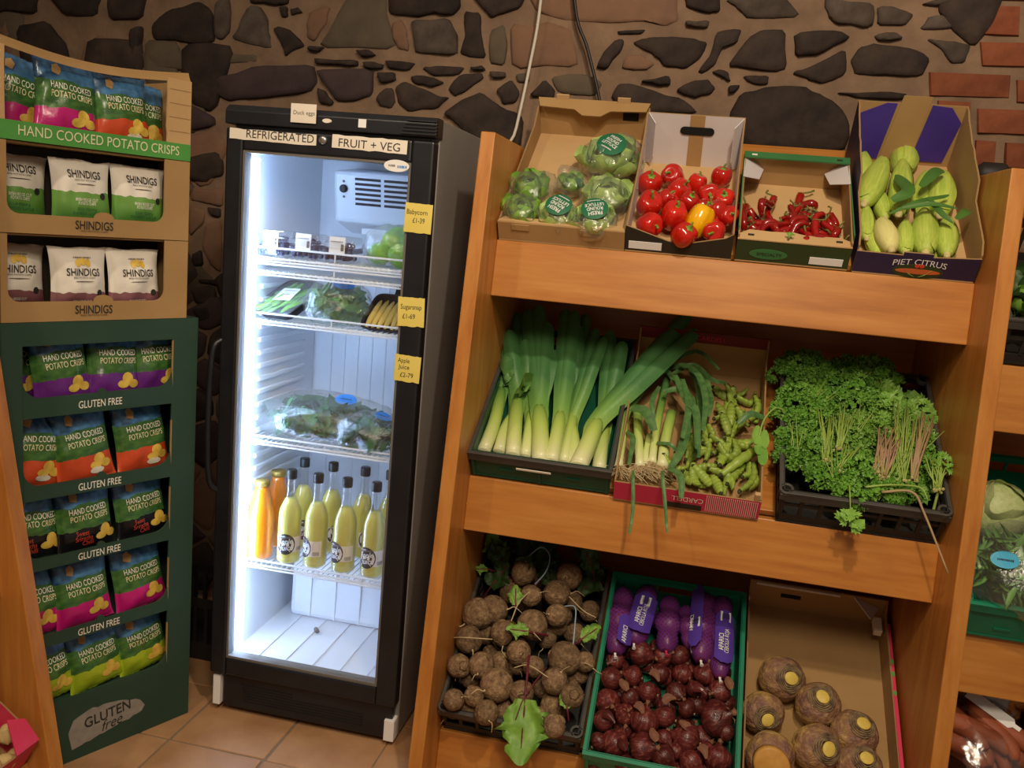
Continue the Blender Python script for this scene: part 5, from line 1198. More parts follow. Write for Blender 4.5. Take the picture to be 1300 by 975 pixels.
# leeks
LK_LAB = {5: 'short leek with tattered tip beside the left wooden panel', 6: 'leek with pointed outer blade beside the short tattered one', 7: 'broadest leek with three tall blades in the green crate', 8: 'straight leek right beside the broadest one in the green crate', 9: 'big leek leaning out of its crate over the pink box'}
for i, (sh, hw, lv) in enumerate(LEEKS[:-1]):
    lv = [(max(.012, u_), s_, n_) for u_, s_, n_ in lv]
    base = Vector(sh[0]); o = thing('leek', LK_LAB.get(i, 'slim leek lying underneath others in the green crate'), 'leek', R2 @ T_(base), 'leeks in the green crate'); P = [Vector(p) - base for p in sh]
    q = catmull(P, 5); nq = len(q); mb = MB(); mb.tube(q, [hw * (1.05 - .12 * k / nq - (.35 * ((k / nq - .7) / .3) if k > .7 * nq else 0)) for k in range(nq)], 14, up=(0, 0, 1)); mb.lathe([(hw * .9, -.004), (hw * 1.04, .0)], 12, 0, Rx(R(-90)))
    part('shaft', mb, 'leek_shaft', o, smooth=True)
    st0 = q[int(nq * .55)]; top = P[-1]
    lv = [l for l in lv if (Vector(l) - base - top).length > .10] or lv; fan = [(Vector(l) - base, 1.0) for l in lv]
    for e, _ in list(fan): fan.append((top + (e - top) * random.uniform(.62, .85) + Vector((random.uniform(-.03, .03), 0, -.03)), .8))
    for k, (e, sc_) in enumerate(fan):
        lift = hw * (.75 - .5 * (k >= len(lv))); e = e + Vector((0, 0, .012 * (k % 2)))
        up_ = Vector((0, 0, lift)); qq = catmull([st0 + up_, top + up_ * 1.1, top + (e - top) * .35 + up_, top + (e - top) * .7 + Vector((0, 0, .012)), e], 5); nn = len(qq)
        wid = [hw * sc_ * (1.0 if j < 3 else (.92 + .35 * math.sin(PI * min(1, j / nn))) if j < nn - 1 else .7) for j in range(nn)]
        mb = MB(); mb.strap(qq, wid, (0, 0, 1), -.75 if k < len(lv) else -.2); part('blade', mb, 'leek_blade', o, smooth=True)
# young leeks with roots, and loose blades
for i, (p, hw) in enumerate(BABY_LEEKS):
    base = Vector(p[0]); o = thing('young_leek', 'thin young leek with hairy pale roots in the pink box', 'leek', R2 @ T_(base), 'young leeks'); q = catmull([Vector(x) - base for x in p], 5)
    mb = MB(); mb.tube(q, [hw * (1.15 if k == 0 else 1) for k in range(len(q))], 10); part('shaft', mb, 'leek_shaft', o, smooth=True)
    mb = MB()
    for k in range(26):
        a = random.uniform(-.3, PI + .3); L_ = random.uniform(.03, .075); dx = math.cos(a); x = y = 0; z = random.uniform(-.004, .008); pts = [(random.uniform(-hw, hw) * .7, .004, z)]
        for t in range(6): x += dx * L_ / 6 + random.uniform(-.006, .006) + (.004 if i < 2 else -.002); y -= .0045 + random.uniform(-.003, .004); z += random.uniform(-.005, .004) - .004 * (t > 3); pts.append((x, y, max(z, -.02)))
        mb.tube(pts, .0009, 4, cap=False)
    part('roots', mb, 'root', o, kind='stuff')
for i, (p, w_) in enumerate(LEEK_BLADES):
    if i >= 16: p = [(p[0][0], .03, .085), (p[0][0] + .004, -.012, .09)] + [(q_[0], q_[1] - .01, q_[2]) for q_ in p[1:]]
    base = Vector(p[0]); pp = [Vector(x) - base for x in p]; pp = [x + Vector((0, 0, .016 * (i % 4) + .014 * math.sin(PI * k / max(1, len(pp) - 1)))) for k, x in enumerate(pp)]; q = catmull(pp, 6); mb = MB()
    if i >= 16: q = [v + Vector((0, 0, -.05)) * max(0, min(1, (k - 6) / 9)) for k, v in enumerate(q)]
    mb.strap(q, [w_ * (.5 + .6 * math.sin(PI * (.1 + .82 * k / (len(q) - 1)))) for k in range(len(q))], (.15, -.2, 1), .3)
    tag(part('leek_leaf', mb, 'baby_blade', None, R2 @ T_(base), smooth=True), 'long floppy dark green blade of the young leeks over the pink box', 'leaf', 'blades of the young leeks')
# broad beans
def bean(bend, sd):
    q = catmull([(0, 0, 0), (bend * .6, 0, .25), (bend, 0, .5), (bend * .7, 0, .78), (0, 0, 1)], 6); n = len(q)
    mb = MB(); mb.tube(q, [.095 * (math.sin(PI * (.08 + .86 * i / (n - 1))) ** .45) * (1 + .10 * math.sin(i * 1.55 + sd)) for i in range(n)], 9, flat=.72); m = mb.mesh('pod', 'bean', True)
    t = MB().tube([(0, 0, .01), (-.01, 0, -.05), (.0, 0, -.09)], [.045, .03, .02], 6).mesh('stalk', 'bean_tip', True); return m, t
BV = [bean(b, s) for b, s in ((.12, 0), (-.14, 1), (.2, 2), (.03, 3))]
for i, (u1, s1, n1, u2, s2, n2) in enumerate(BEANS):
    a, b = Vector((u1, s1, n1)), Vector((u2, s2, n2)); L_ = (b - a).length; kk = max(L_, .075); a = b + (a - b).normalized() * kk
    o = thing('broad_bean', 'bumpy green broad bean pod in the pink box', 'bean', R2 @ T_(a) @ orient(b - a) @ Rz(random.uniform(-.5, .5) + (PI / 2) * (i % 2)) @ Sc(.15, .15, kk), 'broad bean pods'); m, t = BV[i % 4]; obj('pod', m, o); obj('stalk', t, o)
for k in range(16):
    o = thing('broad_bean', 'bumpy green broad bean pod in the pink box', 'bean', R2 @ T_((random.uniform(.60, .74), random.uniform(.03, .33), .022)) @ Rz(random.uniform(-.9, .9)) @ Rx(R(-86)) @ Sc(.14, .14, .10), 'broad bean pods'); m, t = BV[k % 4]; obj('pod', m, o); obj('stalk', t, o)
# parsley crate
def frills(n, cx, cy, rx, ry, z0, z1, size, mat, flat=False):
    mb = MB()
    for k in range(n):
        a = random.uniform(0, 2 * PI); rr = random.uniform(0, 1) ** .5; x, y = cx + rx * rr * math.cos(a), cy + ry * rr * math.sin(a); z = z0 + (z1 - z0) * (1 - rr * rr * .7) * random.uniform(.45, 1)
        nrm = Vector((random.uniform(-.9, .9), random.uniform(-1.1, .5), 1)); Mx = T_((x, y, z)) @ orient(nrm) @ Rz(random.uniform(0, 6)) @ Sc(size * random.uniform(.7, 1.3))
        if flat:
            vs = [(0, -.9, 0), (.55, -.35, .12), (1.0, .1, .0), (.62, .25, .1), (.75, .75, -.05), (.3, .6, .1), (0, 1.15, 0), (-.3, .6, .1), (-.75, .75, -.05), (-.62, .25, .1), (-1, .1, 0), (-.55, -.35, .12), (0, 0, -.08)]
            fs = [(12, i, (i + 1) % 12) for i in range(12)]
        else:
            m = 9; vs = [(0, 0, -.15)] + [(math.cos(2 * PI * i / m) * random.uniform(.7, 1.2), math.sin(2 * PI * i / m) * random.uniform(.7, 1.2), (.42 if i % 2 else -.28) + random.uniform(-.15, .15)) for i in range(m)]; fs = [(0, 1 + i, 1 + (i + 1) % m) for i in range(m)]
        mb.add(vs, fs, 0, Mx)
    return mb
def clumps(nc, per, rx, ry, z0, z1, size):
    mb = MB()
    for c in range(nc):
        a = c * 2.39996; rr = math.sqrt((c + .5) / nc); x, y = rx * rr * math.cos(a) + random.uniform(-.008, .008), ry * rr * math.sin(a) + random.uniform(-.008, .008)
        zc = z0 + (z1 - z0) * (1 - .55 * rr * rr) * random.uniform(.72, 1.0); R_ = random.uniform(.016, .026); tl = Vector((random.uniform(-.6, .6), random.uniform(-1, .1), 1)).normalized(); Q = orient(tl)
        for k in range(per):
            t = math.acos(1 - 1.15 * random.random()); f_ = random.uniform(0, 2 * PI); d = Q @ Vector((math.sin(t) * math.cos(f_), math.sin(t) * math.sin(f_), math.cos(t)))
            Mx = T_(Vector((x, y, zc)) + d * R_ * random.uniform(.75, 1.1)) @ orient(d + Vector((random.uniform(-.5, .5), random.uniform(-.5, .5), random.uniform(-.3, .5)))) @ Rz(random.uniform(0, 6)) @ Sc(size * random.uniform(.65, 1.25)); m = 9
            vs = [(0, 0, -.15)] + [(math.cos(2 * PI * i / m) * random.uniform(.7, 1.2), math.sin(2 * PI * i / m) * random.uniform(.7, 1.2), (.42 if i % 2 else -.28) + random.uniform(-.15, .15)) for i in range(m)]
            mb.add(vs, [(0, 1 + i, 1 + (i + 1) % m) for i in range(m)], 0, Mx)
    return mb
def stems(n, a, b, spread, mat_r=.0016):
    mb = MB(); a, b = Vector(a), Vector(b)
    for k in range(n):
        p = a + Vector((random.uniform(-1, 1) * spread * .4, random.uniform(-.006, .006), random.uniform(-.006, .008))); q = b + Vector((random.uniform(-1, 1) * spread * 1.5, random.uniform(-.03, .03), random.uniform(-.01, .015)))
        mb.tube([p, (p + q) / 2 + Vector((random.uniform(-.006, .006), 0, .006)), q], [mat_r * 1.2, mat_r, mat_r * .7], 5)
    return mb
PL = [('curly parsley bunch against the back left rim of the black crate', .915, .47, .085, .07), ('curly parsley bunch heaped along the left rim of the black crate', .915, .33, .075, .09), ('curly parsley bunch in the middle of the black crate', 1.04, .40, .085, .085), ('curly parsley bunch in the front left corner of the black crate', .915, .17, .07, .085), ('curly parsley bunch spilling over the front rim of the black crate', 1.03, .09, .08, .075), ('shaded curly parsley bunch at the back of the black crate', 1.09, .50, .10, .05), ('curly parsley bunch under the pale cut stalks of the black crate', 1.06, .26, .09, .08), ('curly parsley bunch between the pink stalks and front rim of the black crate', 1.13, .10, .07, .08), ('curly parsley bunch under the right-hand stalks of the black crate', 1.20, .22, .06, .10)]
for i, (lab, cx, cy, rx, ry) in enumerate(PL):
    o = thing('parsley_bunch', lab, 'parsley', R2 @ T_((cx, cy, .02)), 'curly parsley bunches')
    part('leaves', clumps(26, 30, rx, ry, .055, (.165, .15, .165, .135, .135, .15, .12, .115, .11)[i], .0095), 'parsley' if i != 6 else 'parsley_flat', o, kind='stuff'); part('stalks', stems(7, (-.03, -.07, .09), (random.uniform(-.03, .03), .04, .15), .04, .0013), 'stalk_green', o, smooth=True)
FLL = [('flat-leaf celery bunch along the right rim of the black crate', 1.22, .34, .055, .12), ('flat-leaf celery bunch in the middle right of the black crate', 1.14, .40, .06, .09), ('flat-leaf celery bunch low in the front right of the black crate', 1.18, .16, .08, .10)]
for i, (lab, cx, cy, rx, ry) in enumerate(FLL):
    o = thing('celery_bunch', lab, 'celery', R2 @ T_((cx, cy, .02)), 'flat-leaf bunches')
    part('leaves', frills(190, 0, 0, rx, ry, .06, .145 if i < 2 else .10, .0165, 'parsley_flat', True), 'parsley_flat', o, kind='stuff'); part('stalks', stems(12, (0, -.1, .03), (0, .03, .12), .03), 'stalk_green', o, smooth=True)
for i, (u1, s1, n1, u2, s2, n2) in enumerate(STEM_BUNDLES):
    a = Vector((u1, s1, n1)); b = Vector((u2, s2, n2)) - a; pink = i in (2, 3, 5)
    o = thing('herb_stalks', ('pinkish celery stalks with cut ends lying in the black crate' if pink else 'pale green parsley stalks with cut ends lying in the black crate'), 'stalks', R2 @ T_(a + Vector((0, 0, .012))), 'pink stalk bundles' if pink else 'pale stalk bundles')
    part('stalk_bundle', stems(13, (0, 0, 0), b, .022, .0026 if pink else .0021), 'stalk_pink' if pink else 'stalk_green', o, smooth=True)
    mb = MB()
    for k in range(7): mb.lathe([(.0035, 0), (.0035, .003)], 7, 0, T_((random.uniform(-.012, .012), -.002, random.uniform(-.006, .01))) @ Rx(R(80)))
    part('cut_ends', mb, 'stalk_cut', o)
def one_stem(name, label, pts, r, mat, leaf=None, cat='stalk'):
    base = Vector(pts[0]); q = catmull([Vector(p) - base for p in pts], 6); mb = MB(); mb.tube(q, [r * (1 - .4 * k / len(q)) for k in range(len(q))], 7); o = thing(name, label, cat, R2 @ T_(base)); part('stalk', mb, mat, o, smooth=True)
    if leaf:
        part('leaves', frills(leaf, q[-1].x, q[-1].y, .03, .03, q[-1].z - .01, q[-1].z + .02, .014, 'parsley_flat', True), 'parsley_flat', o)
one_stem('celery_stalk', 'long pink tipped stalk hanging out over the front of the black crate', [(1.10, .03, .135), (1.17, .03, .15), (1.20, -.02, .13), (1.26, -.14, .06)], .004, 'stalk_pink')
one_stem('celery_stalk', 'pale curved stalk arching along the front rim of the black crate', [(1.06, .035, .14), (1.12, .045, .15), (1.19, .05, .15), (1.21, .02, .14)], .003, 'stalk_green')
one_stem('celery_sprig', 'leafy celery sprig standing in the front right corner of the black crate', [(1.238, .03, .08), (1.243, .08, .15), (1.245, .13, .17)], .004, 'stalk_green', 9, 'celery')
one_stem('parsley_sprig', 'parsley sprig hanging over the front of the black crate', [(1.02, .05, .14), (1.02, -.0, .14), (1.03, -.04, .09)], .0022, 'stalk_green', 16, 'parsley')
one_stem('bean_shoot', 'pale curled bean shoot with leaves bridging pink box and black crate', [(.79, .16, .10), (.80, .23, .14), (.83, .28, .15), (.86, .29, .135)], .003, 'stalk_green', None, 'stalk')
mb = MB()
for k, (x, y) in enumerate(((.0, 0), (.012, .02), (-.008, .03), (.012, -.03))): mb.add([(x + a, y + b, .004 * math.cos(4 * a * 60)) for a, b in ellipse(0, 0, .014, .03, 10)], [tuple(range(10))])
tag(part('bean_leaf', mb, 'parsley_flat', None, R2 @ T_((.795, .165, .11)) @ Rx(R(20))), 'soft green bean leaves at the right edge of the pink box', 'leaf')
# beetroot
def beetm(sd):
    bm = bmesh.new(); bmesh.ops.create_icosphere(bm, subdivisions=3, radius=1)
    for v in bm.verts:
        c = v.co; k = 1 + .06 * nz(c.x * 1.6 + sd, c.y * 1.6, c.z * 1.6) + .02 * nz(c.x * 6, c.y * 6 + sd, c.z * 6); c *= k
        if c.z < -.6: c.x *= 1 + (c.z + .6) * .7; c.y *= 1 + (c.z + .6) * .7; c.z *= 1.1
        if c.z > .8: c.z *= .95
    m = bpy.data.meshes.new('root_body'); bm.to_mesh(m); bm.free(); m.materials.append(MATS['beet']); m.polygons.foreach_set('use_smooth', [True] * len(m.polygons))
    t = MB(); t.tube(catmull([(0, 0, -1.0), (.03, 0, -1.25), (.15 * math.sin(sd), .1, -1.6), (.35 * math.sin(sd * 2), .2, -2.1)], 4), [.14, .10, .07, .05, .045, .04, .04, .035, .03, .03, .025, .02, .015], 6)
    s_ = MB(); s_.lathe([(.42, .88), (.34, .98), (.2, 1.06), (.1, 1.07)], 12, wob=lambda a, z, i: 1 + .12 * math.cos(7 * a)); return m, t.mesh('tail_root', 'root', True), s_.mesh('crown', 'beet', True)
BM = [beetm(s) for s in (0.3, 2.1, 4.7, 7.2)]
for i, (u, s, n, r) in enumerate(BEETS):
    u = max(u, r + .004); d = Vector((random.uniform(-.8, .8), random.uniform(-.2, 1.2), random.uniform(-.7, .5)))
    o = thing('beetroot', 'earthy brown beetroot heaped in the grey black crate', 'beetroot', R3 @ T_((u, s, n)) @ orient(d) @ Rz(random.uniform(0, 6)) @ Sc(r * 1.1), 'beetroot in the crate'); m, t, c = BM[i % 4]; obj('root_body', m, o); obj('tail_root', t, o); obj('crown', c, o)
for k in range(26):
    r = random.uniform(.026, .034); o = thing('beetroot', 'earthy brown beetroot heaped in the grey black crate', 'beetroot', R3 @ T_((.04 + .335 * ((k * .618) % 1), .04 + .5 * k / 26, .055 + .01 * (k % 3))) @ orient((random.uniform(-1, 1), 1, .2)) @ Sc(r), 'beetroot in the crate'); m, t, c = BM[k % 4]; obj('root_body', m, o); obj('tail_root', t, o)
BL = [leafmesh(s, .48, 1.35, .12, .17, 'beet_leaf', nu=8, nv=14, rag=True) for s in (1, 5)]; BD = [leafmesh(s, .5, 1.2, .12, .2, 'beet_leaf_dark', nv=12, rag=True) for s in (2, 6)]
def bleaf(lab, u, s, n, rot, tilt, sz, dark, stalk=.08):
    o = thing('beet_leaf', lab, 'leaf', R3 @ T_((u, s, n)) @ Rz(rot) @ Rx(tilt)); obj('leaf_blade', (BD if dark else BL)[int(u * 100) % 2], o, Sc(sz))
    mb = MB(); mb.tube([(0, sz * 1.1, .002), (0, 0, .0), (0, -stalk, -.012)], [.0015, .003, .0035], 6); part('leaf_stalk', mb, 'beet_stalk', o, smooth=True); return o
bleaf('large torn green beet leaf hanging over the front of the beetroot crate', .250, .045, .185, R(186), R(-24), .125, False, .12)
bleaf('green beet leaf beside the left wooden panel above the beetroot', .07, .52, .14, R(40), R(20), .075, False); bleaf('small yellow green beet leaf at the left crate rim', .035, .47, .15, R(110), R(10), .035, False, .03)
bleaf('bright green beet leaf lying in the middle of the beetroot', .215, .255, .185, R(100), R(8), .05, False, .06); bleaf('small green beet leaf in the front right corner of the beetroot crate', .365, .06, .15, R(20), R(15), .04, False, .03)
bleaf('pale green beet leaf beside the front rim of the beetroot crate', .345, -.005, .15, R(60), R(10), .045, False, .03); bleaf('narrow green beet leaf beside the green crate', .37, .27, .17, R(-50), R(15), .05, False, .09); bleaf('green beet leaf tucked between two beetroot', .155, .345, .17, R(10), R(30), .045, False, .03)
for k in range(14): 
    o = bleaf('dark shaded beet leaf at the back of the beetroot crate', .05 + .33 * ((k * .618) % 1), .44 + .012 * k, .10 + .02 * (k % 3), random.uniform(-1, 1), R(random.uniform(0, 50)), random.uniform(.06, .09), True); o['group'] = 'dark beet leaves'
def loop(lab, pts, r, mat, name, cat):
    base = Vector(pts[0]); mb = MB(); mb.tube(catmull([Vector(p) - base for p in pts], 6), r, 6); tag(part(name, mb, mat, None, R3 @ T_(base), smooth=True), lab, cat)
loop('thin blue grey wire tie looped over the upper beetroot', [(.15, .54, .15), (.19, .565, .18), (.225, .53, .19), (.225, .47, .19), (.20, .42, .185)], .0022, 'wire_blue', 'wire_tie', 'tie')
loop('pale twine tied beside the large beetroot near the green crate', [(.30, .37, .17), (.335, .36, .19), (.345, .30, .19), (.35, .24, .18)], .002, 'wire_blue', 'wire_tie', 'tie')
for k, p in enumerate(([(.20, .42, .17), (.17, .34, .20), (.16, .27, .2)], [(.0, .20, .17), (.04, .19, .20), (.12, .20, .2)], [(.29, .15, .19), (.25, .05, .2), (.235, -.01, .17)], [(.30, .12, .19), (.24, .14, .2), (.2, .13, .19)], [(.31, .40, .18), (.36, .36, .18), (.40, .35, .17)])):
    loop('thin stringy root lying across the beetroot', p, .0016, 'root' if k != 2 else 'beet_stalk', 'stringy_root', 'root'); [x for x in COL.objects if x.name.startswith('stringy_root')][-1]['group'] = 'stringy roots on the beetroot'
# onions
def onionm(sd, flat):
    pr = [(.02, -.86), (.22, -.82), (.6, -.62), (.88, -.28), (.98, .08), (.9, .42), (.66, .72), (.38, .95), (.2, 1.12), (.13, 1.32)]
    mb = MB(); mb.lathe([(r, z * flat) for r, z in pr], 20, wob=lambda a, z, i: 1 + .03 * math.cos(2 * a + sd) + .02 * math.cos(5 * a + sd)); m = mb.mesh('bulb', 'onion', True)
    nk = MB(); nk.lathe([(.16, 1.1 * flat), (.13, 1.35 * flat), (.17, 1.55 * flat), (.05, 1.58 * flat)], 8, wob=lambda a, z, i: 1 + .3 * math.cos(3 * a + z * 4))
    for k in range(3): a = k * 2.1 + sd; nk.strap([(.12 * math.cos(a), .12 * math.sin(a), 1.1 * flat), (.35 * math.cos(a), .35 * math.sin(a), 1.3 * flat), (.5 * math.cos(a), .5 * math.sin(a), 1.25 * flat)], [.05, .06, .01], (math.cos(a), math.sin(a), 1))
    rt = MB()
    for k in range(12): a = k * 2.4; rt.tube([(.05 * math.cos(a), .05 * math.sin(a), -.82 * flat), (.10 * math.cos(a), .10 * math.sin(a), -.96 * flat)], .014, 4)
    return m, nk.mesh('neck', 'onion_neck', True), rt.mesh('root_tuft', 'root', True)
OV = [onionm(s, f) for s, f in ((0, .92), (1.5, 1.0), (3, .85))]
def put_onion(u, s, n, r, i):
    d = Vector((random.uniform(-1, 1), random.uniform(-.8, 1), random.uniform(-.1, .7)))
    o = thing('red_onion', 'loose papery red onion in the bright green crate', 'onion', R3 @ T_((u, s, n)) @ orient(d) @ Sc(r * 1.14), 'loose red onions'); m, k, t = OV[i % 3]; obj('bulb', m, o); obj('neck', k, o); obj('root_tuft', t, o)
for i, (u, s, n, r) in enumerate(ONIONS): put_onion(u, s, n, r, i)
for k in range(34): put_onion(.46 + .345 * ((k * .618) % 1), -.03 + .40 * k / 34, .045 + .008 * (k % 2), random.uniform(.026, .032), k)
for k in range(12):
    mb = MB(); a = random.uniform(0, 6); mb.strap(catmull([(-.018, 0, 0), (0, .004, .008), (.02, 0, .003)], 3), [.006, .010, .013, .012, .009, .006, .003], (.2, 0, 1), .6)
    tag(part('onion_skin', mb, 'onion_neck' if k % 3 else 'onion', None, R3 @ T_((.46 + .34 * ((k * .618 + .2) % 1), .0 + .26 * k / 12, .128)) @ Rz(a)), 'loose flake of dry onion skin on the red onions', 'onion skin', 'flakes of onion skin')
def netbag(i, u1, s1, n1, u2, s2, n2, r):
    a, b = Vector((u1, s1, n1)), Vector((u2, s2, n2)); L_ = (b - a).length
    o = thing('onion_net', ['purple net of red onions against the left wall of the green crate', 'purple net of red onions with broad slanted label', 'purple net of red onions half hidden between two others', 'short purple net of red onions with pink knot', 'purple net of red onions with barcode label on its left flank', 'long purple net of red onions with label along it beside the right crate wall'][i], 'onion net', R3 @ T_(a) @ orient(b - a), 'nets of red onions')
    k = 3; rr = min(r * .95, L_ / 5.2)
    om = MB(); n = 18; prof = []
    for j in range(n + 1):
        t = j / n; bulge = abs(math.sin(PI * k * (.06 + .88 * t))) ** .5; prof.append((max(.004, r * (.58 + .44 * bulge) * (math.sin(PI * (.03 + .94 * t)) ** .4)), t * L_))
    om.lathe([(x * .96, z) for x, z in prof], 18, wob=lambda an, z, q: 1 + .05 * math.cos(3 * an + z * 60 + i)); part('onions_inside', om, 'net_onion', o, smooth=True)
    nm = MB(); nm.lathe(prof, 24, wob=lambda an, z, q: 1.02 + .05 * math.cos(3 * an + z * 60 + i)); part('net', nm, 'onion_net', o, smooth=True)
    kn = MB(); kn.tube([(0, 0, L_ - .004), (.001, 0, L_ + .006), (.004, 0, L_ + .016)], [.005, .003, .006], 7); part('clip', kn, 'paper_white' if i != 3 else 'card_pink', o)
    # label band lying on the upper side
    up = orient(b - a).inverted() @ Vector((0, 0, 1)); a0 = math.atan2(up.y, up.x) + (-.5, -.1, 9, 9, .55, -.15)[i]
    if i in (0, 1, 4, 5):
        z0, z1, half = ((.55, .98, .5), (.28, .95, .8), (.04, .95, .42), (.32, .93, .68))[(0, 1, 4, 5).index(i)]; lm = MB(); vs = []; nu, nv = 6, 10
        R_ = lambda t: r * 1.07 + .002
        pt = lambda tt, aa: (R_(tt) * math.cos(aa), R_(tt) * math.sin(aa), tt * L_)
        for v in range(nv + 1):
            t = z0 + (z1 - z0) * v / nv; h = half * (.35 if v in (0, nv) else 1)
            vs += [pt(t, a0 + h * (2 * q / nu - 1)) for q in range(nu + 1)]
        lm.add(vs, [(v * (nu + 1) + q, v * (nu + 1) + q + 1, (v + 1) * (nu + 1) + q + 1, (v + 1) * (nu + 1) + q) for v in range(nv) for q in range(nu)]); lb = part('label', lm, 'net_label', o, smooth=True)
        def onlabel(s, sz, wd, tc, off, mat, bold=0):
            tv, tf = text(s, sz, wd, bold); mb = MB(); mb.add([tuple(Vector(pt(tc - x / L_, a0 + (off + y) / r)) * 1.0 + Vector((math.cos(a0), math.sin(a0), 0)) * .0018) for x, y in tv], tf); part('lettering', mb, mat, lb)
        tc = (z0 + z1) / 2; onlabel('APARICI', .018, .06, tc + (.08 if i != 4 else .12), .010 if i != 0 else .004, 'paper_white', .012)
        if i in (1, 5): onlabel('CEBOLLA ROJA', .016, .085, tc + .06, -.006, 'paper_white')
        if i in (1, 4, 5):
            c0 = (z0 + .08, z0 + .5, z0 + .02)[(1, 4, 5).index(i)]; wm = MB(); wm.add([tuple(Vector(pt(c0 + p / L_, a0 + q / r)) + Vector((math.cos(a0), math.sin(a0), 0)) * .0015) for p, q in ((0, -.014), (.036, -.014), (.036, .014), (0, .014))], [(0, 1, 2, 3)]); part('barcode_patch', wm, 'paper_white', lb)
            bmx = MB()
            for q in range(9): 
                y = -.010 + q * .0022; bmx.add([tuple(Vector(pt(c0 + p / L_, a0 + (y + dq) / r)) + Vector((math.cos(a0), math.sin(a0), 0)) * .0025) for p, dq in ((.008, 0), (.028, 0), (.028, .0011), (.008, .0011))], [(0, 1, 2, 3)])
            part('barcode', bmx, 'ink', lb)
for i, t in enumerate(NETS): netbag(i, *t[:6], t[6] * 1.12)
# swedes
def swedem(sd):
    pr = [(.03, -1.0), (.25, -.93), (.62, -.72), (.9, -.35), (1.0, .05), (.93, .42), (.74, .70), (.52, .84), (.40, .90), (.34, .95)]
    m = MB().lathe(pr, 26, wob=lambda a, z, i: 1 + .03 * math.cos(2 * a + sd) + .02 * math.cos(5 * a + 2 * sd)).mesh('root_body', 'swede', True); return m
SV = [swedem(s) for s in (0, 1.3, 2.6)]
rings = MB()
for k in range(4): rings.lathe([(.58 - .07 * k, .78 + .05 * k), (.60 - .07 * k, .845 + .05 * k), (.545 - .07 * k, .85 + .05 * k), (.525 - .07 * k, .80 + .05 * k)], 28, wob=lambda a, z, i: 1 + .05 * math.cos(3 * a + 19 * z) + .03 * math.cos(7 * a + 40 * z))
rings = rings.mesh('leaf_scars', 'swede_ring', True); cut = MB().lathe([(.29, .93), (.29, 1.02), (.27, 1.035), (.05, 1.035)], 20, wob=lambda a, z, i: 1 + .06 * math.cos(2 * a)).mesh('cut_top', 'swede_cut', True); slab = MB().lathe([(.74, .68), (.70, .95), (.64, .975), (.05, .985)], 22, wob=lambda a, z, i: 1 + .05 * math.cos(2 * a)).mesh('cut_face', 'swede_orange', True)
for i, (u, s, n, r, du, ds) in enumerate(SWEDES):
    d = Vector((du, ds - .35, .9)).normalized(); o = thing('swede', 'swede with a broad orange cut face at the front of the tray' if i == 5 else 'purple topped swede with ringed crown and yellow cut top in the tray', 'swede', R3 @ T_((u, s, r * .98)) @ orient(d) @ Rz(i * 1.1) @ Sc(r), None if i == 5 else 'swedes with cut tops'); obj('root_body', SV[i % 3], o)
    # shift along the sight line is small: the swede simply rests on the tray floor
    if i == 5: obj('cut_face', slab, o)
    else: obj('leaf_scars', rings, o); obj('cut_top', cut, o)
tag(part('price_card', MB().box(0, 0, 0, .068, .0008, .06), 'paper_yellow', None, T_((-.452, 2.281, .035)) @ Rx(R(-8))), 'blank cream card on the lowest rail under the beetroot crate', 'card')
# ------------------------------------------------------------------ things in the fridge (x, y, z in the fridge frame)
def FP(x, y, z): return FM @ T_((x, y, z))
# bottles
prof_a = [(.030, 0), (.0355, .004), (.0365, .012), (.0365, .150), (.034, .172), (.025, .196), (.0165, .214), (.0140, .232), (.0132, .280), (.0132, .286)]
juice_a = [(.028, .003), (.0345, .008), (.0352, .014), (.0352, .150), (.0325, .172), (.024, .193), (.018, .206), (.001, .206)]
gA = MB().lathe(prof_a, 24).mesh('bottle_glass', 'bottle_glass', True); jA = MB().lathe(juice_a, 22).mesh('juice', 'juice', True)
cA = MB().lathe([(.0155, .272), (.0160, .276), (.0160, .298), (.0145, .301), (.002, .301)], 18).mesh('bottle_cap', 'cap_black', True)
def cyl_patch(poly, r): return [(r * math.sin(x / r), -r * math.cos(x / r), z) for x, z in poly]
def patch(mb, poly, r, dx=0):
    cx = sum(p[0] for p in poly) / len(poly); cz = sum(p[1] for p in poly) / len(poly); k = len(poly)
    pts = [(cx, cz)] + [(cx + (x - cx) * .5, cz + (z - cz) * .5) for x, z in poly] + poly
    mb.add(cyl_patch([(x + dx, z) for x, z in pts], r), [(0, 1 + i, 1 + (i + 1) % k) for i in range(k)] + [(1 + i, 1 + k + i, 1 + k + (i + 1) % k, 1 + (i + 1) % k) for i in range(k)]); return mb
lab = MB(); n = 14; lab.add(cyl_patch([(-.036 + .095 * i / n, z) for z in (.042, .092) for i in range(n + 1)], .0369), [(i, i + 1, n + 2 + i, n + 1 + i) for i in range(n)]); labm = lab.mesh('label', 'paper', True)
discm = patch(MB(), ellipse(-.004, .068, .031, .034, 22), .0373).mesh('label_disc', 'ink', True); applem = patch(MB(), [(-.022, .088), (-.008, .097), (.012, .095), (.022, .082), (.006, .090), (-.010, .087)], .0376).mesh('apple_print', 'ink_grey', True)
def lettm(s, sz, wd, x, z, r, shear=.25):
    tv, tf = text(s, sz, wd, .014, shear); mb = MB(); mb.add(cyl_patch([(x + a + b * 0, z + b + a * .12) for a, b in tv], r), tf); return mb.mesh('lettering', 'paper_white')
lm1, lm2, lm3 = lettm('Apple', .023, .048, -.006, .075, .0378), lettm('Juice', .025, .046, -.001, .055, .0378), lettm('~6', .007, .018, -.016, .093, .0378, 0)
bars = MB(); 
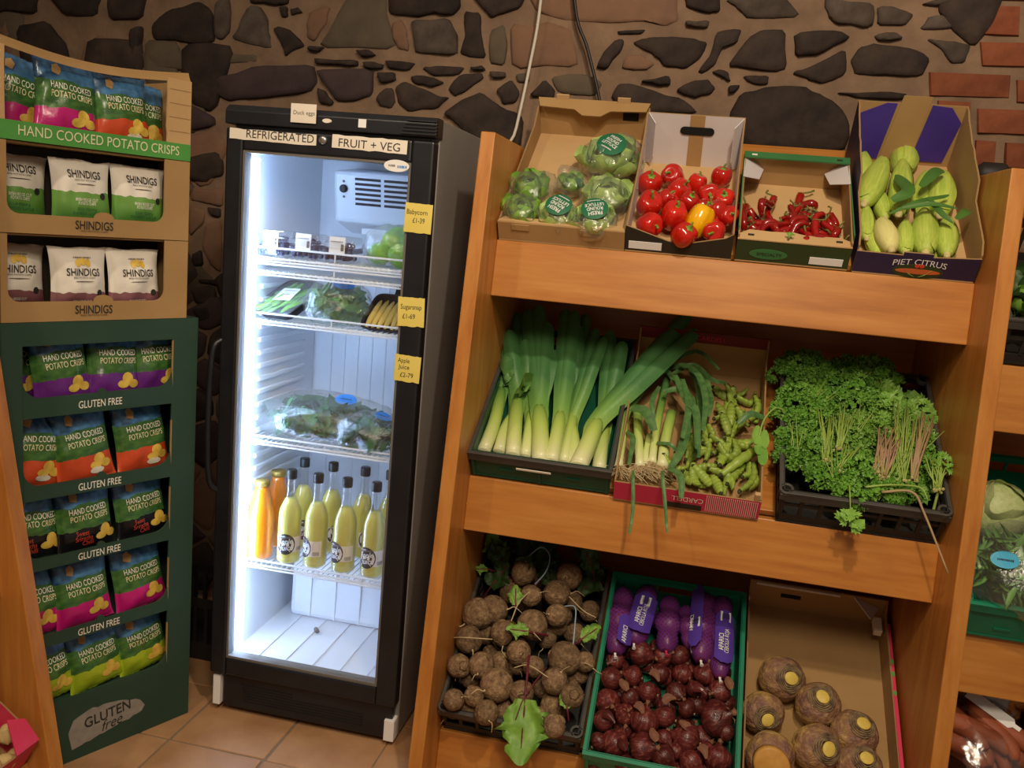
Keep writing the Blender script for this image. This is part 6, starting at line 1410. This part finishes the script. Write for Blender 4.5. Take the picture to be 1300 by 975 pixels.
for i in range(10): bars.add(cyl_patch([(.032 + i * .0022, .046), (.0331 + i * .0022, .046), (.0331 + i * .0022, .058), (.032 + i * .0022, .058)], .0373), [(0, 1, 2, 3)])
for i in range(5): bars.add(cyl_patch([(.032, .064 + i * .005), (.054, .064 + i * .005), (.054, .0655 + i * .005), (.032, .0655 + i * .005)], .0373), [(0, 1, 2, 3)])
barm = bars.mesh('small_print', 'ink_grey')
ZS = SH[4] + .0025
front = [(.173, .152, 14), (.262, .152, -38), (.357, .152, -22), (.452, .152, -5)]; rear = [(.152, .29, 40), (.252, .29, 60), (.362, .29, 60), (.448, .29, 40)]
for i, (x, y, rot) in enumerate(front + rear):
    o = thing('juice_bottle', ('front apple juice bottle right beside the orange juice', 'front apple juice bottle second from the orange juice', 'front apple juice bottle third from the orange juice', 'front apple juice bottle farthest from the orange juice')[i] if i < 4 else ('rear apple juice bottle nearest the orange juice', 'rear apple juice bottle second from the orange juice', 'rear apple juice bottle third from the orange juice', 'rear apple juice bottle farthest from the orange juice')[i - 4], 'bottle', FP(x, y, ZS) @ Rz(R(rot)), 'front row of apple juice bottles' if i < 4 else 'back row of apple juice bottles')
    obj('bottle_glass', gA, o); obj('juice', jA, o); obj('bottle_cap', cA, o); lb = obj('label', labm, o); obj('label_disc', discm, lb); obj('apple_print', applem, lb); obj('lettering', lm1, lb); obj('lettering', lm2, lb); obj('lettering', lm3, lb); obj('small_print', barm, lb)
gO = MB().lathe([(.036, 0), (.042, .004), (.043, .02), (.043, .12), (.040, .150), (.031, .190), (.0235, .222), (.0225, .240)], 24).mesh('bottle_glass', 'bottle_glass', True); jO = MB().lathe([(.035, .003), (.041, .006), (.042, .02), (.042, .12), (.039, .150), (.030, .190), (.0225, .222), (.0215, .236), (.002, .236)], 22).mesh('juice', 'orange_juice', True); cO = MB().lathe([(.0235, .236), (.0245, .240), (.0245, .250), (.022, .253), (.002, .253)], 18).mesh('bottle_cap', 'cap_gold', True)
for x, y, l in ((.075, .150, 'round bottle of orange juice with gold cap beside the apple juice'), (.072, .268, 'second bottle of orange juice with gold cap behind the first')):
    o = thing('juice_bottle', l, 'bottle', FP(x, y, ZS)); obj('bottle_glass', gO, o); obj('juice', jO, o); obj('bottle_cap', cO, o)
# leafy bags
def leafpile(n, rx, ry, rz, size, mat, long=False):
    mb = MB()
    for k in range(n):
        x, y, z = (random.gauss(0, .42) for _ in range(3)); L_ = max(1, math.sqrt(x * x + y * y + z * z) / .9); x, y, z = x / L_ * rx, y / L_ * ry, max(-.6 * rz, z / L_ * rz)
        Mx = T_((x, y, z)) @ orient((random.uniform(-1, 1), random.uniform(-1, .5), random.uniform(.2, 1))) @ Rz(random.uniform(0, 6)) @ Sc(size * random.uniform(.7, 1.3))
        w_ = .22 if long else .55; vs = [(0, -1, 0), (w_ * .7, -.5, .12), (w_, 0, .18), (w_ * .7, .5, .12), (0, 1, 0), (-w_ * .7, .5, .12), (-w_, 0, .18), (-w_ * .7, -.5, .12), (0, 0, -.06)]
        mb.add(vs, [(8, i, (i + 1) % 8) for i in range(8)], 0, Mx)
    return mb
def leafbag(label, M, rx, ry, rz, mat, n, size, st, seed, long=False, smat='sticker_blue'):
    o = thing('salad_bag', label, 'salad bag', M); part('leaves', leafpile(n, rx, ry, rz, size, mat, long), mat, o, kind='stuff', smooth=True)
    obj('film_bag', filmbag(1, rx * 1.12, ry * 1.12, rz * 1.25, seed, amp=.18), o)
    for at, r, nrm in st:
        mb = MB(); mb.add([(a, b, .12 * r * (1 - (a * a) / r / r)) for a, b in ellipse(0, 0, r, r * .62, 20)], [tuple(range(20))], 0, T_(at) @ orient(nrm)); s_ = part('sticker', mb, smat, o)
        tv, tf = text('~9', r * .2, r * 1.1); mb = MB(); mb.add([(a, b, .12 * r + .001) for a, b in tv], tf, 0, T_(at) @ orient(nrm)); part('lettering', mb, 'ink', s_)
    return o
zz = SH[3] + .004
leafbag('large clear bag of spinach with blue sticker lying across the fridge shelf', FP(.235, .25, zz + .05), .20, .13, .062, 'spinach', 420, .030, [((.07, -.02, .074), .036, (0, -.7, 1))], 2)
leafbag('clear bag of spinach with blue sticker leaning at the right of the fridge shelf', FP(.42, .17, zz + .04), .115, .075, .055, 'spinach', 220, .026, [((.035, -.01, .064), .026, (.3, -.6, 1))], 9)
leafbag('bag of salad leaves with blue oval sticker between beans and baby corn', FP(.275, .20, SH[2] + .055), .095, .08, .062, 'salad', 260, .026, [((.03, -.035, .068), .034, (.1, -.9, 1))], 5)
# punnets of blueberries
berry = MB().lathe([(.001, -1), (.5, -.86), (.86, -.5), (1, 0), (.86, .5), (.5, .84), (.3, .86), (.2, .75)], 10).mesh('blueberry', 'blueberry', True)
for i, x in enumerate((.095, .195, .298)):
    o = thing('berry_punnet', ('clear punnet of blueberries nearest the light strip in the fridge', 'clear punnet of blueberries between two other punnets', 'clear punnet of blueberries beside the bag of green peppers')[i], 'punnet', FP(x, .165, SH[0] + .003) @ Rz(R(3 * i - 3)), 'blueberry punnets')
    W_, D_, H_ = .046, .055, .075; pr = lambda k, z: [(-W_ * k, -D_ * k, z), (W_ * k, -D_ * k, z), (W_ * k, D_ * k, z), (-W_ * k, D_ * k, z)]
    mb = MB(); vs = pr(.86, 0) + pr(1, .045) + pr(1.06, .047) + pr(1.06, .052) + pr(.95, .054) + pr(.86, H_); fs = [(0, 3, 2, 1), (20, 21, 22, 23)]
    for r_ in range(5): fs += [(r_ * 4 + q, r_ * 4 + (q + 1) % 4, r_ * 4 + 4 + (q + 1) % 4, r_ * 4 + 4 + q) for q in range(4)]
    mb.add(vs, fs); part('punnet_shell', mb, 'punnet', o, bevel=.006)
    for k in range(44): obj('blueberry', berry, o, T_((-.034 + .017 * (k % 5) + random.uniform(-.002, .002), -.042 + .0175 * ((k // 5) % 6), .011 + .018 * (k // 18) + random.uniform(0, .006))) @ orient((random.uniform(-1, 1), random.uniform(-1, 1), 1)) @ Sc(.0088))
    part('label', MB().box(-.026, -.056, .022, .022, -.0555, .070, M=Rx(R(-4))), 'paper_white', o); letters(o, '~8', .006, (-.002, -.0605 + .004, .060), 'ink_grey', .036); part('small_print', MB().box(.010, -.0575, .03, .018, -.057, .05, M=Rx(R(-4))), 'ink_grey', o)
# bag of green apples/peppers
o = thing('pepper_bag', 'clear bag of bright green peppers at the right of the upper fridge shelf', 'bag', FP(.445, .17, SH[0] + .003))
gm = [lobed(22, l, 1, .95, s).mesh('green_pepper', 'apple_green', True) for l, s in ((3, 0), (4, 1))]
for k, (x, y, z, r, d) in enumerate(((-.035, -.01, .036, .038, (1, -.4, .4)), (.032, -.02, .034, .038, (-.5, -.5, .8)), (.0, .03, .075, .046, (.8, -.4, .5)), (.045, .04, .045, .036, (0, 0, 1)))): obj('green_pepper', gm[k % 2], o, T_((x, y, z)) @ orient(d) @ Sc(r))
obj('film_bag', filmbag(.078, 1.1, .9, .85, 4, amp=.14), o, T_((0, .005, .055)))
# tray of mangetout
def tray(label, M, W_, L_, H_, mat):
    o = thing('food_tray', label, 'tray', M); mb = MB(); vs = []
    def ring(k, z, n=24): 
        out = []
        for i in range(n):
            a = 2 * PI * i / n; c, s = math.cos(a), math.sin(a); out.append((W_ / 2 * k * math.copysign(abs(c) ** .35, c), L_ / 2 * k * math.copysign(abs(s) ** .35, s), z))
        return out
    for k, z in ((.80, 0), (.97, H_), (1.04, H_ + .002), (1.04, H_ - .002), (.94, H_ - .004), (.79, .004)): vs += ring(k, z)
    n = 24; fs = [(r * n + i, r * n + (i + 1) % n, (r + 1) * n + (i + 1) % n, (r + 1) * n + i) for r in range(5) for i in range(n)] + [tuple(reversed(range(n))), tuple(5 * n + i for i in range(n))]
    mb.add(vs, fs); part('tray_shell', mb, 'black_matt', o, smooth=False); return o
TM = FP(.115, .215, SH[2] + .036) @ Rz(R(-14)) @ Rx(R(26))
o = tray('black tray of green mangetout under film with white label', TM, .15, .20, .03, 'black_matt')
pod = MB().tube(catmull([(0, -.5, 0), (.06, -.2, .02), (.08, .15, .02), (0, .5, 0)], 4), [.03] + [.085] * 5 + [.095] * 3 + [.085] * 3 + [.03], 8, flat=.35).mesh('mangetout_pod', 'green_bean', True)
for k in range(38): obj('mangetout_pod', pod, o, T_((random.uniform(-.05, .05), random.uniform(-.06, .065), .018 + .0005 * k)) @ Rz(R(-12) + random.uniform(-.5, .5)) @ Ry(random.uniform(-.4, .4)) @ Sc(.085))
part('label', MB().box(-.032, -.038, .042, .028, .035, .0426, M=Rz(R(8))), 'paper_white', o); letters(o, '~8', .006, (-.002, .02, .0435), 'ink_grey', .04, face='z', rot=R(8)); letters(o, '~4', .008, (0, -.004, .0435), 'ink_grey', .02, face='z', rot=R(8))
mb = MB(); mb.add([(-.075, -.10, .034), (.075, -.10, .034), (.075, .10, .034), (-.075, .10, .034), (-.03, -.04, .041), (.03, -.04, .041), (.03, .04, .041), (-.03, .04, .041)], [(0, 1, 5, 4), (1, 2, 6, 5), (2, 3, 7, 6), (3, 0, 4, 7), (4, 5, 6, 7)]); part('film_lid', mb, 'film', o, smooth=True)
TM = FP(.445, .20, SH[2] + .030) @ Rx(R(32))
o = tray('black tray of yellow baby corn cobs propped on the fridge shelf', TM, .135, .17, .028, 'black_matt')
bc = MB().lathe([(.3, -1), (.62, -.85), (.95, -.4), (1, 0), (.9, .4), (.6, .8), (.2, 1)], 12, wob=lambda a, z, i: 1 + .05 * math.cos(8 * a + 4 * i)).mesh('baby_corn_cob', 'baby_corn', True)
for k in range(6): obj('baby_corn_cob', bc, o, T_((-.047 + .0188 * k, -.008 + .003 * (k % 2), .022)) @ Rz(R(random.uniform(-3, 3))) @ Rx(R(-90)) @ Sc(.0102, .0102, .068))
o = tray('second black tray standing behind the baby corn', FP(.475, .34, SH[2] + .055) @ Rx(R(55)), .13, .15, .03, 'black_matt')
for k in range(6): obj('baby_corn_cob', bc, o, T_((-.042 + .0168 * k, 0, .014)) @ Rx(R(-90)) @ Sc(.0098, .0098, .055))
mb = MB(); mb.lathe([(.006, 0), (.0075, .004), (.0075, .022), (.006, .026)], 10, 0, T_((0, 0, .0075)) @ Rx(R(90))); tag(part('debris', mb, 'ink_grey', None, FP(.215, .30, .1765) @ Rz(R(40))), 'small grey plug lying on the empty fridge floor', 'debris')
# ------------------------------------------------------------------ right-hand bay of the stand
B1, B2, B3 = rbM(1), rbM(2), rbM(3)
crate('black plastic crate on the upper shelf right of the middle panel', B1 @ T_((.02, .0, 0)), .40, .55, .14, 'crate_dark', rim='crate_black')
for k in range(3):
    o = thing('spinach_bunch', 'dark leafy green bunch in the black crate beyond the middle panel', 'spinach', B1 @ T_((.09 + .11 * k, .10 + .12 * (k % 2), .09)), 'green bunches beyond the panel'); 
    for j in range(14): obj('leaf', BD[j % 2] if j % 3 else LL['lettuce'][j % 3], o, Rz(j * 2.4) @ Rx(R(60 - 4 * j)) @ Sc(.07 + .02 * (j % 3)))
crate('bright green plastic crate of cabbages and salad bags beyond the middle panel', B2 @ T_((.015, -.03, 0)), .40, .58, .13, 'crate_green', solid=True)
mb = MB().lathe([(.05, -.9), (.6, -.72), (.95, -.2), (1, .15), (.85, .55), (.5, .85), (.1, .95)], 24, wob=lambda a, z, i: 1 + .03 * math.cos(6 * a + 2 * z))
cm = mb.mesh('cabbage_head', 'cabbage', True); cl = leafmesh(4, .8, 1.5, .8, .06, 'cabbage', 'outer_leaf')
for k, (x, y) in enumerate(((.15, .34), (.31, .36))):
    o = thing('cabbage', 'pale green cabbage in the bright green crate beyond the panel', 'cabbage', B2 @ T_((x, y, .10)) @ Rx(R(20)) @ Sc(.085), 'pale cabbages'); obj('cabbage_head', cm, o)
    for j in range(3): obj('outer_leaf', cl, o, T_((0, 0, -.55)) @ Rz(j * 2.1 + 2.4) @ T_((0, .35, 0)) @ Rx(R(62)))
leafbag('clear bag of rocket leaves with cyan sticker overhanging the bright green crate', B2 @ T_((.175, .085, .155)) @ Rx(R(12)), .148, .11, .07, 'salad', 420, .034, [((-.095, -.03, .084), .034, (0, -.5, 1))], 12, True, 'sticker_cyan')
leafbag('second bag of rocket leaves beside the one with the cyan sticker', B2 @ T_((.33, .10, .14)), .10, .12, .06, 'salad', 200, .034, [], 14, True)
def bagged_roots(label, M, mat, n, L_, r_, lab):
    o = thing('root_bag', label, 'vegetables', M); v = [MB().tube(catmull([(0, -.5, 0), (.05, -.2, .0), (-.03, .2, .0), (0, .5, 0)], 4), [.12] + [.75] + [1] * 6 + [.85] * 3 + [.5, .15], 10).mesh('root', mat, True)]
    vm = MB(); k = 13; vm.tube([(math.sin(i * .6) * .06, -.5 + i / (k - 1), 0) for i in range(k)], [r_ / L_ * max(.15, math.sin(PI * (.05 + .9 * i / (k - 1))) ** .5) for i in range(k)], 10); mesh = vm.mesh('root', mat, True)
    for j in range(n): obj('root', mesh, o, T_((.045 * (j % 4) - .07, random.uniform(-.02, .02), .03 + .04 * (j // 4))) @ Rz(R(35) + random.uniform(-.3, .3)) @ Sc(L_))
    obj('film_bag', filmbag(1, .13, .14, .085, n, 'punnet', amp=.12), o, T_((0, 0, .05)))
    if lab:
        part('paper_tag', MB().prism([(-.07, -.016), (.05, -.016), (.058, -.006), (.075, -.006), (.075, .006), (.058, .006), (.05, .016), (-.07, .016)], .0, .001, 'z', M=T_((.02, .05, .14)) @ Rz(R(-38)) @ Rx(R(12))), 'paper_white', o)
    return o
bagged_roots('clear bag of reddish sweet potatoes with white tag beyond the middle panel', B3 @ T_((.18, .47, .14)), 'sweet_potato', 14, .20, .028, True)
bagged_roots('clear bag of reddish sweet potatoes with torn white tag behind the panel foot', B3 @ T_((.15, .27, .13)), 'sweet_potato', 12, .19, .028, True)
carm = MB().lathe([(.02, 0), (.4, .05), (.75, .4), (1, .9), (.8, .98), (.2, 1)], 14).mesh('root_body', 'carrot', True)
for k in range(10):
    o = thing('carrot', 'stubby orange carrot at the foot of the right-hand shelf', 'carrot', B3 @ T_((.05 + .055 * (k % 6), .03 + .07 * (k // 6), .14 + .02 * (k % 2))) @ Rx(R(60)) @ Ry(R(-10 + 5 * k)) @ Sc(.026, .026, .13), 'stubby carrots'); obj('root_body', carm, o)
    part('crown', MB().lathe([(.35, 1), (.25, 1.04), (.05, 1.05)], 8), 'stem_green', o)
crate('dark crate under the carrots at the foot of the right-hand shelf', B3 @ T_((.01, -.02, 0)), .40, .58, .13, 'crate_dark', rim='crate_black')
# bottle standing on the ledge behind the middle panel
mb = MB(); mb.lathe([(.05, 0), (.055, .01), (.055, .10), (.035, .125), (.02, .135), (.02, .17)], 18); o = thing('dark_flask', 'dark green flask lying behind the top of the middle wooden panel', 'flask', T_((.86, 2.96, 1.852)) @ Ry(R(-90)) @ Rz(.3) @ Sc(.65)); part('flask_body', mb, 'crate_dark', o, smooth=True); part('flask_cap', MB().lathe([(.022, .165), (.022, .185), (.016, .188), (.012, .18)], 14), 'black_matt', o, smooth=True)
# ------------------------------------------------------------------ left stand: pink box of small potatoes
o = thing('cardboard_box', 'bright pink cardboard box of small pale potatoes on the left-hand stand', 'box', L3 @ T_((-.31, -.0, .003)))
W, L = .25, .40; walls(o, W, L, .085, .09, .13, inn='card_pink', out='card_pink', floor_mat='kraft')
part('corner_flap', MB().prism([(0, 0), (.07, .0), (.07, .06), (.03, .08)], 0, .003, 'z', M=T_((W - .072, .0, .088)) @ Rx(R(20))), 'card_pink', o)
pm = MB().lathe([(.05, -1), (.6, -.8), (.95, -.3), (1, .2), (.75, .7), (.1, 1)], 12, wob=lambda a, z, i: 1 + .06 * math.cos(2 * a + z)).mesh('potato_body', 'mushroom', True)
for k in range(48):
    o = thing('potato', 'small knobbly pale potato in the bright pink box', 'potato', L3 @ T_((-.29 + .042 * (k % 6) + .006 * ((k // 6) % 2), -.0 + .048 * ((k // 6) % 8) + .02, .035 + .03 * ((k * .618) % 1))) @ orient((random.uniform(-1, 1), random.uniform(-1, 1), random.uniform(-.4, .4))) @ Sc(.019, .019, .026), 'small pale potatoes'); obj('potato_body', pm, o); part('eye', MB().lathe([(.12, .96), (.08, 1.04)], 6), 'root', o)
